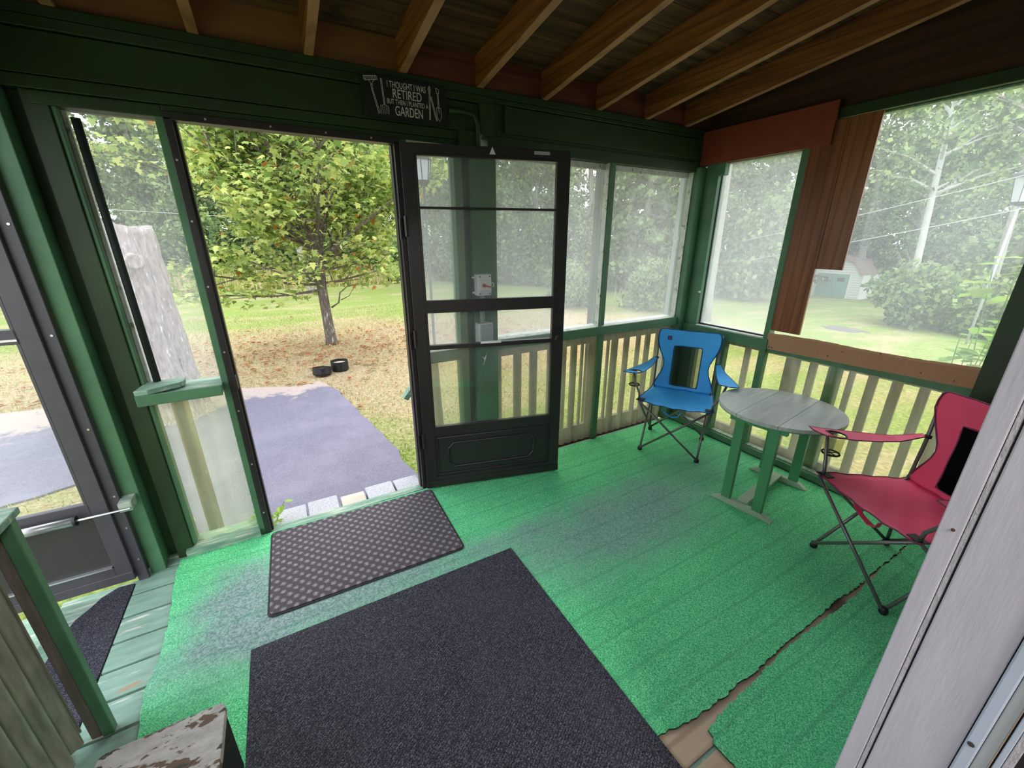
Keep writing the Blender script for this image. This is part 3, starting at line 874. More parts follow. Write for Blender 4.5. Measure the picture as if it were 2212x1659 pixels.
tag(MB().box(2.895, 1.425, 0, 2.913, 2.285, .222, Matrix.Translation((0, 0, 2.062))).build('red_board', REDBOARD, bevel=.002), 'rust red board hung along the top of the right wall at the corner', 'board')
tag(MB().box(2.912, 1.355, .958, 2.929, 1.538, 2.185).build('laminate_plank', LAM, bevel=.001), 'long oak laminate plank hung over the big window, reaching the cardboard strip', 'plank')
tag(MB().box(2.917, 1.212, 1.376, 2.932, 1.372, 2.190).build('laminate_plank', LAM2, bevel=.001), 'shorter oak laminate plank beside the long one, ending halfway down the window', 'plank')
# cardboard strip
cs = MB(); rows = []
n = 60
rc = random.Random(4)
tops = []
for i in range(n + 1):
    t = i / n; y = 1.555 - t * 1.04
    zt_ = .932 + .022 * t + .006 * math.sin(t * 7) + rc.uniform(-.0012, .0012)
    zb_ = .822 + .026 * t
    dx = .006 * math.sin(t * 9) ** 2
    rows.append([(2.928 - dx, y, zb_), (2.926 - dx, y, (zb_ + zt_) / 2), (2.924 - dx, y, zt_ - .012), (2.932 - dx, y, zt_)])
cbd = empty('cardboard_strip', (0, 0, 0))
MB().grid(rows).build('sheet', CARD, cbd, solid=.004, fixn=False)
for (y, z) in ((1.53, .838), (1.51, .838), (1.17, .862), (.92, .935), (.73, .875), (.60, .868), (1.10, .905)): screw('nail_head', BLACKAL, (2.921, y, z), (1, 0, 0), .0035, cbd)
tag(cbd, 'long brown cardboard strip nailed along the bottom of the big window', 'cardboard')

# ================================================================ LEFT WALL (C) with the side door opening
wl = empty('wall_left'); struct(wl)
def pc(name, mt, x0, y0, z0, x1, y1, z1, bevel=.003): return bx(name, mt, (x0, y0, z0, x1, y1, z1), wl, bevel)
pc('header_beam', GRD, -.86, .10, 2.02, -.77, 2.24, 2.12)
pc('header_board', GRD, -.88, .10, 2.12, -.80, 2.24, 2.46)
pc('side_post', GR, -.86, 2.24, 0, -.80, 2.38, 2.3)
pc('end_stud', GR, -.752, 1.418, 0, -.722, 1.447, .858)
pc('end_stud', PICK, -.782, 1.425, 0, -.756, 1.447, .83)
MB().prism([(-.87, .1), (-.705, .1), (-.705, 1.44), (-.76, 1.455), (-.87, 1.43)], .858, .878).build('cap_board', GRW, wl, bevel=.003)
pc('bottom_rail', PICK, -.88, .1, .0, -.845, 1.42, .06)
for k_ in range(9): pc('picket', PICK, -.90, .18 + k_ * .14, 0, -.88, .27 + k_ * .14, .84)
pc('corner_post_near', GRD, -.86, .02, 0, -.77, .12, 2.4)
corr('corrugated_sheet', CORRD, 'y', -.80, .12, 1.447, .03, .84, wl, .0665, .014)

# ---------------------------------------------------------------- screen doors
def screen_door(root, mt, mtp, spec):
    Wd, H0, H1 = spec['w'], .045, spec['top']; s = spec['stile']; t = .014
    f = MB()
    f.box(0, -t, H0, s, t, H1); f.box(Wd - s, -t, H0, Wd, t, H1)
    f.box(s, -t, H1 - spec['head'], Wd - s, t, H1)
    f.box(s, -t, spec['g0'] - .06, Wd - s, t, spec['g0']); f.box(s, -t, H0, Wd - s, t, spec['k0'])
    fr = f.build('frame', mt, root, bevel=.002)
    tr = MB()
    for (a, b, c, d) in ((s, s + .01, spec['g0'], H1 - spec['head']), (Wd - s - .01, Wd - s, spec['g0'], H1 - spec['head'])): tr.box(a, -t - .004, c, b, t, d)
    tr.box(s, -t - .004, H1 - spec['head'] - .01, Wd - s, t, H1 - spec['head'])
    tr.build('glazing_bead', mt, root, bevel=.001)
    for (nm, a, b) in spec['rails']: MB().box(s + .002, -t - .003, a, Wd - s - .002, t + .002, b).build(nm, mt, root, bevel=.002)
    for (a, b) in spec['panes']: MB().box(s - .002, -.002, a, Wd - s + .002, .001, b).build('pane', GLASS, root)
    k = MB().box(s, -.006, spec['k0'], Wd - s, .006, spec['g0'] - .06)
    k.build('kick_panel', mtp, root)
    MB().box(.0, -t - .006, .012, Wd, t + .004, H0 + .012).build('bottom_sweep', mt, root, bevel=.003)
    return root
hx, hy = .628, 2.250
ang = math.atan2(2.026 - hy, 1.498 - hx)
d1 = empty('door_1', (hx, hy, .012), ang)
screen_door(d1, BLACKAL, BLACKAL, dict(w=.90, top=1.985, stile=.068, head=.045, g0=.44, k0=.085,
    rails=(('thin_bar', 1.685, 1.697), ('mid_rail', 1.145, 1.215), ('lower_rail', .932, .958)), panes=((1.69, 1.94), (1.21, 1.69), (.95, 1.15), (.44, .935))))
# moulded ornament with notched corners on the kick panel
def orn(x0, x1, z0, z1, c, r, m):
    P = [(x0 + c, z0), (x1 - c, z0), (x1 - c * .55, z0 + c * .55), (x1, z0 + c), (x1, z1 - c), (x1 - c * .55, z1 - c * .55), (x1 - c, z1), (x0 + c, z1), (x0 + c * .55, z1 - c * .55), (x0, z1 - c), (x0, z0 + c), (x0 + c * .55, z0 + c * .55), (x0 + c, z0)]
    m.tube([(a, -.008, b) for a, b in P], r, 8, False)
m = MB(); orn(.15, .72, .145, .315, .035, .008, m); m.build('moulding', BLACKAL, d1, smooth=True)
m = MB(); m.tube([(.085, -.008, .10), (.815, -.008, .10), (.815, -.008, .36), (.085, -.008, .36), (.085, -.008, .10)], .005, 8, False); m.build('moulding', BLACKAL, d1)
hd = MB().box(.855, -.028, .975, .885, -.012, 1.015).tube([(.865, -.025, .995), (.865, -.05, .995), (.845, -.055, .985), (.835, -.052, .955)], .007).build('handle', BLACKP, d1, bevel=.002)
MB().box(.69, -.0155, 1.960, .778, -.0145, 1.976).build('label_sticker', GREYP, d1)['label'] = 'small pale rectangular sticker'
MB().prism([(.448, 1.950), (.480, 1.950), (.464, 1.985)], -.0158, -.0146, 'xzy').build('warning_sticker', WHITEP, d1)['label'] = 'small white triangular warning sticker'
MB().box(.375, -.019, .953, .50, -.017, .966).build('pale_clip', WHITEP, d1)
for z in (.3, .95, 1.55): MB().tube([(.0, -.014, z), (.0, -.014, z + .1)], .009).build('hinge', BLACKAL, d1)
struct(d1, 'black screen door swung open into the porch against the front windows')
d1['category'] = 'door'
d2 = empty('door_2', (-.822, 2.20, .02), R(180))
screen_door(d2, GREYAL, GREYAL2, dict(w=.86, top=1.96, stile=.058, head=.06, g0=.45, k0=.10,
    rails=(('mid_rail', 1.160, 1.215),), panes=((1.21, 1.90), (.45, 1.165))))
MB().box(.06, .014, 1.172, .80, .020, 1.180).build('bright_trim', CHROME, d2)
MB().box(.06, .006, .105, .80, .022, .112).build('bright_trim', CHROME, d2)
cl = MB().tube([(.10, .045, .40), (.46, .045, .40)], .019, 14).build('closer_cylinder', CHROME, d2, smooth=True)
MB().tube([(-.08, .045, .40), (.10, .045, .40)], .0045, 8).build('closer_rod', CHROME, cl)
MB().tube([(.095, .045, .40), (.103, .045, .40)], .021, 14).build('closer_cap', BLACKP, cl)
struct(d2, 'grey screen door at far left, swung open outward over the side step'); d2['category'] = 'door'
d2f = empty('door_frame')
MB().box(-.822, 2.205, .0, -.782, 2.222, 2.02).box(-.826, 2.215, 0, -.808, 2.24, 2.02).build('jamb', GREYAL, d2f, bevel=.002)
for z in (.12, .3, .47, .8, 1.2, 1.6): screw('screw_head', CHROME, (-.795, 2.2045, z), (0, 1, 0), parent=d2f)
MB().box(-.782, 2.16, .405, -.735, 2.238, .45).build('closer_bracket', GRW, d2f, bevel=.003)
tag(d2f, 'grey metal door frame strip fixed to the green post at far left', 'door frame')

# side landing with mat, steps
tag(MB().box(-1.10, 1.25, -.050, -.836, 2.235, -.016).build('side_step', GRW, bevel=.003), 'pale green wooden step outside the side doorway', 'step')
smat = [(-.838, 1.28), (-.838, 2.205), (-.90, 2.21), (-.95, 2.17), (-.975, 2.12), (-1.01, 2.07), (-1.03, 1.98), (-1.05, 1.7), (-1.05, 1.28)]
tag(MB().box(-1.42, 1.3, -.149, -1.105, 2.33, -.11).build('side_step', GRW, bevel=.003), 'lower green step edge beyond the matted side step', 'step')
tag(MB().prism(smat, -.0155, -.005).build('step_mat', HMAT, bevel=.002), 'dark mat covering the side step below the painted deck boards', 'mat')

# bench at lower left
be = empty('bench', (-.42, 0, 0))
MB().prism(rrect(-.128, .18, .122, .990, .02), .395, .42).build('seat', BENCH, be, bevel=.003)
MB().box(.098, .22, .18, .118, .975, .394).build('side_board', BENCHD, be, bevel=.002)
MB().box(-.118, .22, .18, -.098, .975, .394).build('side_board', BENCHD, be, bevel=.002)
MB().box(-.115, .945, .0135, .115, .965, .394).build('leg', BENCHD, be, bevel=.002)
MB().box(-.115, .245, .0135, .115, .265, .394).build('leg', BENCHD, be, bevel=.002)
tag(be, 'low weathered bench with peeling pale paint at the bottom left corner', 'bench')

# ================================================================ HOUSE WALL and door casing (camera side)
wb = empty('wall_back'); struct(wb)
bx('siding', JAMB, (.76, .06, -.1, 3.1, .105, 2.75), wb)
bx('siding', JAMB, (-.95, .02, -.1, -.30, .105, 2.75), wb)
bx('siding', JAMB, (-.30, .02, 2.10, .76, .105, 2.75), wb)
rm = empty('wall_interior'); struct(rm)  # unseen house room, added so the door glass mirrors no open sky
ROOM = M('room_wall_paint', (.62, .60, .55), .8, .03)
bx('room_wall', ROOM, (-1.3, -3.6, -.03, 2.6, -3.5, 2.45), rm)
bx('room_wall', ROOM, (-1.4, -3.6, -.03, -1.3, .02, 2.45), rm)
bx('room_wall', ROOM, (2.6, -3.6, -.03, 2.7, .06, 2.45), rm)
bx('room_wall', ROOM, (-1.3, .02, -.1, -.95, .06, 2.45), rm)
bx('room_ceiling', ROOM, (-1.4, -3.6, 2.45, 2.7, .05, 2.5), rm)
bx('room_floor', BARE, (-1.3, -3.5, -.03, 2.6, .06, 0), rm)
cl_ = empty('fill_lamp', (.4, -1.1, 2.45))  # added lamp out of view, brightens the porch foreground through the doorway
MB().lathe([(0, -.07), (.15, -.06), (.19, -.02), (.19, 0), (0, 0)], 0, 0, 24).build('fill_lamp_cover', WHITEP, cl_, smooth=True)
tag(cl_, 'round white ceiling lamp added unseen in the house room to light the foreground', 'lamp')
la = bpy.data.lights.new('room_fill', 'AREA'); la.shape = 'DISK'; la.size = .5; la.energy = 35; la.color = (1, .98, .97)
lo_ = bpy.data.objects.new('room_fill', la); COL.objects.link(lo_); lo_.parent = cl_; lo_.location = (0, 0, -.09)
tj = empty('trim_1'); struct(tj, 'grey white door casing in the right foreground')
MB().box(.720, .0895, .0, .80, .1116, 2.1).build('casing_board', JAMB, tj, bevel=.0015)
MB().box(.7215, .0835, .0, .80, .0888, 2.1).build('caulk_strip', JAMBR, tj, bevel=.0008)
MB().box(.720, .0105, .0, .80, .0815, 2.1).build('jamb_board', JAMB, tj, bevel=.002)
MB().box(.716, -.0035, .0, .80, .0095, 2.1).build('metal_strip', JAMBM, tj, bevel=.002)
MB().box(.722, -.016, .0, .80, -.004, 2.1).build('metal_strip', GREYP, tj, bevel=.001)
MB().box(.718, -.024, .0, .80, -.0185, 2.1).build('metal_strip', JAMBM, tj, bevel=.001)
MB().box(.719, -.032, .0, .80, -.0245, 2.1).build('edge_strip', JAMBR, tj, bevel=.001)
MB().box(.74, -.12, .0, .80, -.033, 2.1).build('dark_inner_jamb', BLACKP, tj)
q = MB()
q.tube([(.7145, .004, .905), (.7165, .004, .905)], .0035, 10)
q.build('screw', GREYAL2, tj)
MB().tube([(.7185, .098, 1.19), (.7205, .098, 1.19)], .0022, 8).build('nail_head', REDW, tj)

# ================================================================ TABLE
tb = empty('round_table', (2.475, 1.16, .0135), R(8))
top_ = MB()
def halfdisc(y0, y1, r, n=40):
    P = []
    a0, a1 = math.asin(max(-1, y0 / r)), math.asin(min(1, y1 / r))
    for k in range(n + 1):
        a = a0 + (a1 - a0) * k / n; P.append((r * math.cos(a), r * math.sin(a)))
    for k in range(n + 1):
        a = a1 + (a0 - a1) * k / n; P.append((-r * math.cos(a), r * math.sin(a)))
    out = []
    for p in P:
        if not out or math.dist(p, out[-1]) > 1e-4: out.append(p)
    if math.dist(out[0], out[-1]) < 1e-4: out.pop()
    return out
for (a, b) in ((-.325, -.1095), (-.108, .108), (.1095, .325)): top_.prism(halfdisc(a, b, .325), .578, .60)
top_.build('tabletop', TTOP, tb, bevel=.002)
MB().prism(halfdisc(-.322, .322, .322), .572, .578).build('underside', TGR, tb)
for x in (-.265, .265):
    P = [(-.175, 0), (.175, 0), (.175, .006), (.12, .036), (-.12, .036), (-.175, .006)]
    MB().prism(P, x - .016, x + .016, 'yzx').build('foot', TPALE, tb, bevel=.002)
    for y in (-.09, .09):
        MB().box(x - .016, y - .026, .037, x + .016, y + .026, .572).build('leg', TGR, tb, bevel=.002)
    MB().box(x - .012, -.15, .545, x + .012, .15, .571).build('apron', TGR, tb)
MB().box(-.249, -.03, .036, .249, .03, .050).build('stretcher', TPALE, tb, bevel=.002)
tag(tb, 'small round grey green wooden table between the blue and crimson chairs', 'table')

# ================================================================ FOLDING CHAIRS
def fold_chair(loc, rz, fab, pip, net, label, logo):
    root = empty('folding_chair', loc, rz)
    r = .008
    F = {(sx, sy): Vector((sx * .203, sy * .20, .022)) for sx in (-1, 1) for sy in (-1, 1)}
    HF = {s: Vector((s * .243, .222, .415)) for s in (-1, 1)}
    HB = {s: Vector((s * .215, -.205, .40)) for s in (-1, 1)}
    off = Vector((0, .012, 0))
    for s in (-1, 1):
        MB().tube([F[(s, 1)] + off, HF[-s] + off * (1 if s > 0 else 2)], r).build('leg', TUBE, root, smooth=True)
        MB().tube([F[(s, -1)], HF[s] + Vector((s * .006, 0, 0))], r).build('leg', TUBE, root, smooth=True)
        MB().tube([F[(s, 1)] - off * .3, HB[s]], r).build('leg', TUBE, root, smooth=True)
        MB().tube([F[(s, -1)] - off * (1 if s > 0 else 2), HB[-s] - off * (1 if s > 0 else 2)], r).build('leg', TUBE, root, smooth=True)
        MB().tube([F[(s, -1)] + Vector((s * .004, -.008, 0)), HB[s] + Vector((s * .006, -.01, 0)), Vector((s * .222, -.232, .60)), Vector((s * .222, -.236, .855))], r).build('back_post', TUBE, root, smooth=True)
        MB().tube([HF[s], HF[s] + Vector((s * .006, 0, .05)), Vector((s * .285, .205, .53)), Vector((s * .305, .20, .605))], r).build('arm_post', TUBE, root, smooth=True)
        for sy in (-1, 1):
            p = F[(s, sy)]
            MB().lathe([(0, -.022), (.016, -.022), (.018, -.012), (.014, .004), (.010, .010), (0, .010)], p.x, p.y, 12, p.z).build('foot_cap', BLACKP, root, smooth=True)
        MB().box(-.028, -.02, 0, .028, .02, .006, Matrix.Translation(HF[s] + Vector((-s * .012, -.004, .003)))).build('corner_patch', BLACKP, root, bevel=.002)
    # seat
    rows = []; edgeL = []; edgeR = []; front = []
    rr = random.Random(3)
    for j in range(15):
        t = j / 14
        row = []
        for i in range(17):
            u = -1 + 2 * i / 16
            hw = .262 - .032 * t
            x = u * hw
            y = .245 - .46 * t + (.0) - .018 * (1 - u * u) * (1 - t)
            z = .422 - .038 * t - (1 - u * u) * (.030 + .020 * math.sin(math.pi * t)) * (1 - t ** 3) + .0035 * math.sin(9 * x * 6 + 5 * y * 9) * (1 - t * .4)
            if t > .9: z += (t - .9) * .1
            row.append((x, y, z))
        rows.append(row)
    MB().grid(rows).build('seat', fab, root, smooth=True, solid=.003, fixn=False)
    MB().tube([r_[0] for r_ in rows][::-1] + rows[0][1:] + [r_[-1] for r_ in rows][1:], .0035, 6).build('seat_piping', pip, root, smooth=True)
    # backrest, hourglass outline
    prof = [(.383, .232), (.42, .222), (.46, .205), (.50, .188), (.54, .172), (.58, .165), (.62, .170), (.66, .185), (.70, .205), (.74, .219), (.78, .228), (.82, .228), (.855, .222), (.87, .205)]
    def yb(z): return -.212 - (z - .383) * .03
    NC = [-1, -.5, 0, .5, 1]
    rows = []
    for (z, w) in prof:
        iw = min(.102, w * .66)
        xs = [-w, -(w + iw) / 2, -iw, -iw / 2, 0, iw / 2, iw, (w + iw) / 2, w]
        rows.append([(x, yb(z) - .022 * min(1, (z - .383) / .12) * (1 - (x / .23) ** 2) + .003 * math.sin(x * 40 + z * 30), z - (.0 if z < .86 else .006 * (1 - abs(x) / .2))) for x in xs])
    fbm = MB(); nb = MB()
    for i in range(len(rows) - 1):
        for k in range(8):
            q = (rows[i][k], rows[i][k + 1], rows[i + 1][k + 1], rows[i + 1][k])
            hole = 2 <= k <= 5 and 1 <= i <= 8
            (nb if hole else fbm).quad(*q)
    def weld(o):
        bm = bmesh.new(); bm.from_mesh(o.data); bmesh.ops.remove_doubles(bm, verts=bm.verts, dist=.0004); bm.to_mesh(o.data); bm.free()
    o = fbm.build('backrest', fab, root, smooth=True, solid=.003, fixn=False); weld(o)
    md = o.modifiers.new('ss', 'SUBSURF'); md.levels = md.render_levels = 1
    o2 = nb.build('mesh_panel', net, root, smooth=True, fixn=False); weld(o2)
    tp = rows[-1]
    MB().tube([r_[0] for r_ in rows] + tp[1:-1] + [r_[-1] for r_ in rows][::-1], .0035, 6).build('backrest_piping', pip, root, smooth=True)
    hr = [rows[i][2] for i in range(1, 10)] + [rows[9][k] for k in (3, 4, 5)] + [rows[i][6] for i in range(9, 0, -1)] + [rows[1][k] for k in (5, 4, 3, 2)]
    MB().tube([(a, b + .003, c) for a, b, c in hr], .0028, 6).build('panel_piping', pip, root, smooth=True)
    # armrests
    for s in (-1, 1):
        OUT = [(.372, .250), (.33, .262), (.262, .245), (.247, .10), (.235, .0), (.222, -.10), (.212, -.21), (.245, -.232), (.285, -.12), (.325, -.02), (.362, .10), (.378, .18)]
        bm = bmesh.new()
        def zz(x, y): return .612 - .012 * math.sin(max(0, min(1, (y + .2) / .42)) * math.pi) + (.012 if y > .2 else 0) + .02 * (1 if y < -.15 else 0)
        vs = [bm.verts.new((s * a, b, zz(a, b))) for a, b in OUT]
        es = [bm.edges.new((vs[i], vs[(i + 1) % len(vs)])) for i in range(len(vs))]
        if s > 0:
            hv = []
            for k in range(16):
                an = 2 * math.pi * k / 16; x = .303 + .042 * math.cos(an); y = .160 + .046 * math.sin(an)
                hv.append(bm.verts.new((s * x, y, zz(x, y))))
            es += [bm.edges.new((hv[i], hv[(i + 1) % 16])) for i in range(16)]
        bmesh.ops.triangle_fill(bm, use_beauty=True, use_dissolve=False, edges=es)
        me = bpy.data.meshes.new('armrest'); bm.to_mesh(me); bm.free(); me.materials.append(fab)
        a = bpy.data.objects.new('armrest', me); COL.objects.link(a); a.parent = root
        md = a.modifiers.new('s', 'SOLIDIFY'); md.thickness = .003; md.offset = 0
        MB().tube([(s * x, y, zz(x, y)) for x, y in OUT + [OUT[0]]], .003, 6).build('piping', pip, a, smooth=True)
        if s > 0:
            ring = [(.303 + .042 * math.cos(2 * math.pi * k / 20), .160 + .046 * math.sin(2 * math.pi * k / 20)) for k in range(21)]
            ch = MB().tube([(x, y, zz(x, y) + .002) for x, y in ring], .0045, 6, False).build('cup_holder', BLACKP, root, smooth=True)
            MB().lathe([(.042, -.012), (.040, -.06), (.036, -.105)], .303, .160, 20, .61).build('netting', CUPMESH, ch, smooth=True)
            c2 = MB(); c2.tube([(.303 + .037 * math.cos(2 * math.pi * k / 20), .160 + .037 * math.sin(2 * math.pi * k / 20), .505) for k in range(21)], .005, 6, False)
            c2.beam((.266, .160, .505), (.340, .160, .505), .006, .003); c2.beam((.303, .123, .505), (.303, .197, .505), .006, .003)
            c2.build('base_ring', BLACKP, ch)
        MB().tube([(s * .222, -.2345, .622), (s * .222, -.2365, .636)], .015, 10).build('arm_collar', BLACKP, root, smooth=True)
    # carrying strap under the seat
    MB().grid([[(-.05, .19, .352), (-.03, .175, .31), (.01, .17, .295), (.05, .175, .315), (.09, .185, .352)], [(-.05, .165, .352), (-.03, .15, .31), (.01, .145, .295), (.05, .15, .315), (.09, .16, .352)]]).build('strap', fab, root, solid=.002, fixn=False)
    if logo:
        lg = MB().box(.128, 0, .785, .160, .002, .817, Matrix.Translation((0, yb(.8) - .006, 0))).build('logo_patch', NAVY, root)
        MB().lathe([(.006, 0), (.0095, 0), (.0095, .0015), (.006, .0015)], 0, 0, 16, 0, Matrix.Translation((.144, yb(.8) - .002, .801)) @ Matrix.Rotation(R(-90), 4, 'X')).build('ring_mark', M('logo_red', (.55, .06, .12), .5), lg)
    return tag(root, label, 'chair')
fold_chair((2.51, 1.888, .0135), R(122), BLUE, NAVY, SCREENB, 'blue folding camp chair with cup holder in the porch corner', True)
fold_chair((2.333, .463, .0135), R(63.6), PINK, MAROON, SCREENR, 'crimson folding camp chair with black mesh back, partly behind the grey white casing', False)

# ================================================================ OUTSIDE THE DOOR
rp = random.Random(11)
pv = [(-.262, -.075), (-.07, .11), (.282, .465), (.47, .64)]
labs = ['speckled grey paver left of doorway, nearest the leafy sprig', 'speckled grey paver touching the left end of the pale tan block', 'speckled grey paver touching the right end of the pale tan block', 'speckled grey paver at the right end of the doorway row']
for (a, b), lb in zip(pv, labs):
    tag(MB().box(0, 0, 0, b - a - .006, .17, .09, Matrix.Translation((a, 2.385 + rp.uniform(-.008, .01), -.135)) @ Matrix.Rotation(R(rp.uniform(-1.5, 1.5)), 4, 'Z')).build('paver', PAVER, bevel=.006), lb, 'paver', 'pavers along the doorway')
tag(MB().prism([(2.40, -.135), (2.53, -.135), (2.53, -.05), (2.465, -.035), (2.40, -.05)], .122, .268, 'yzx').build('tan_block', PALEBLK, bevel=.005), 'pale tan block filling the gap between the grey pavers', 'block')

def shoot(name, base, n, h, ls, label, cat, mats=SL, lean=(0, 0), seed=1, group=None, spread=.35, lo=.6, k0=.35):
    r = random.Random(seed)
    o = empty(name, base)
    st = MB(); lf = MB()
    for i in range(n):
        a = r.uniform(0, 6.28); tip = Vector((lean[0] * h + spread * h * math.cos(a), lean[1] * h + spread * h * math.sin(a), h * r.uniform(lo, 1)))
        mid = tip * .5 + Vector((0, 0, .1 * h))
        st.tube([(0, 0, 0), mid, tip], [.004, .003, .002], 5)
        for k in range(7):
            t = k0 + (1 - k0) * k / 6
            p = tip * t if t > .5 else mid * (t * 2)
            b2 = r.uniform(0, 6.28); d = Vector((math.cos(b2), math.sin(b2), r.uniform(-.2, .5))).normalized()
            w = d.cross(Vector((0, 0, 1))).normalized() * ls * .28
            lf.cur = r.randint(0, len(mats) - 1)
            dn = Vector((0, 0, -.12 * ls)); lf.quad(p, p + d * ls * .25 + w * .8, p + d * ls * .6 + w, p + d * ls + dn, p + d * ls * .6 - w, p + d * ls * .25 - w * .8)
    st.build('stem', mats[0], o); lf.build('leaves', mats, o, fixn=False)
    return tag(o, label, cat, group)
shoot('leafy_sprig', (-.275, 2.45, -.13), 3, .26, .05, 'small green leafy sprig at the left foot of the open doorway', 'plant', seed=5)
shoot('potted_plant', (-.70, 2.60, -.15), 4, .2, .05, 'small leafy plant behind the clear panel at the lower left', 'plant', seed=8)

wp_ = MB().tube([(-.545, 2.52, -.14), (-.545, 2.52, .855)], .036, 16).build('fence_post', POLEW, smooth=True)
tag(wp_, 'round timber post behind the clear panel left of the doorway', 'post')
for (x, y_, lb) in ((2.335, 2.72, 'dark wooden eave post outside the window left of the thin mullion'), (3.30, 2.72, 'grey eave post outside the window at the porch corner')):
    tag(MB().box(x - .038, y_ - .038, -.16, x + .038, y_ + .038, 2.2).build('eave_post', LAMPM if x < 3 else GREYP, bevel=.004), lb, 'post')
rl = empty('side_rail', (.70, 2.62, -.15))
MB().box(-.018, -.02, 0, .022, .02, .69).build('post', GR, rl, bevel=.002)
MB().prism([(-.09, .68), (-.02, .76), (.10, .76), (.10, .72), (-.01, .72), (-.06, .66)], -.03, .03, 'xzy').build('cap', GRW, rl, bevel=.002)
tag(rl, 'short green handrail post just outside right edge of the doorway', 'rail')
tag(MB().tube([(.83, 2.50, -.14), (.80, 2.50, .85)], .035, 12).build('fence_post', POLEW, smooth=True), 'weathered timber post behind the lower glass of the black screen door', 'post')

# two black fabric bowls
def bowl(loc, tilt, label, h, r):
    o = empty('fabric_bowl', loc); o.rotation_euler = (R(tilt[0]), R(tilt[1]), 0)
    MB().lathe([(0, 0), (r * .92, 0), (r, .02), (r, h), (r * .93, h), (r * .90, .02), (0, .02)], 0, 0, 28).build('wall', BLACKP, o, smooth=False)
    MB().lathe([(0, h * .80), (r * .91, h * .74)], 0, 0, 24).build('contents', M('straw_filling', (.55, .46, .37), .9, .35, 40), o)
    MB().tube([(-.03, -r * 1.0, h * .75), (-.02, -r * 1.15, h * .45), (.02, -r * 1.15, h * .45), (.03, -r, h * .75)], .005, 6).build('handle', BLACKP, o)
    return tag(o, label, 'planter')
bowl((.305, 5.66, -.135), (-8, 4), 'collapsed black fabric planter, left of the pair on the lawn', .10, .115)
bowl((.545, 5.80, -.148), (0, 0), 'upright black fabric planter, right of the pair on the lawn', .135, .112)

# tall cut trunk
sp = empty('cut_trunk', (-1.13, 5.0, -.15))
m = MB(); rows = []
rt = random.Random(21)
nn = 48
for j in range(30):
    z = j / 29 * 1.80
    row = []
    for k in range(nn + 1):
        a = 2 * math.pi * (k % nn) / nn
        rr_ = .215 + .10 * math.exp(-z * 3) + .030 * math.sin(5 * a + z * 1.5) * .4 + .010 * math.sin(19 * a + 2.0 * math.sin(z * 7)) + .010 * math.sin(11 * a + z * 9)
        # burl near the top, facing the porch
        da = (a - R(-72) + math.pi) % (2 * math.pi) - math.pi
        d2 = (da / .34) ** 2 + ((z - 1.52) / .11) ** 2
        rr_ += .07 * math.exp(-d2 * 1.2) - .035 * math.exp(-d2 * 9)
        zz_ = z + (.02 * math.sin(3 * a) + (.03 if math.cos(a) < 0 else 0)) * (j == 29)
        row.append((rr_ * math.cos(a), rr_ * math.sin(a), zz_))
    rows.append(row)
m.grid(rows); c = len(m.v); m.v.append((0, 0, 1.80)); b0 = 29 * (nn + 1)
for k in range(nn): m.face([b0 + k, b0 + k + 1, c])
m.build('trunk', STUMPM, sp, smooth=True, fixn=False)
m = MB(); MT = Matrix.Translation((.235 * math.cos(R(-72)), .235 * math.sin(R(-72)), 1.52)) @ Matrix.Rotation(R(18), 4, 'Z') @ Matrix.Rotation(R(90), 4, 'X')
m.lathe([(.0, .030), (.030, .034), (.05, .045), (.062, .040), (.075, .015)], 0, 0, 20, 0, MT)
m.build('knot', STUMPM, sp, smooth=True)
tag(sp, 'tall thick trunk of a cut tree with a round knot, outside the narrow left window', 'tree trunk')

# ---------------------------------------------------------------- trees
def leaf_ngon(lf, p, d, up, s, r):
    side = d.cross(up)
    if side.length < 1e-3: side = Vector((1, 0, 0))
    side.normalize(); n_ = side.cross(d).normalized()
    P = [(0, 0), (.18, -.10), (.48, .02), (.30, .20), (.55, .45), (.24, .48), (.0, 1.0), (-.24, .48), (-.55, .45), (-.30, .20), (-.48, .02), (-.18, -.10)]
    q = []
    for a, b in P: q.append(p + side * a * s + d * b * s - n_ * (.25 * abs(a) * s + .12 * b * b * s))
    b0 = len(lf.v); lf.v += [tuple(x) for x in q]; lf.face(list(range(b0, b0 + len(q))))

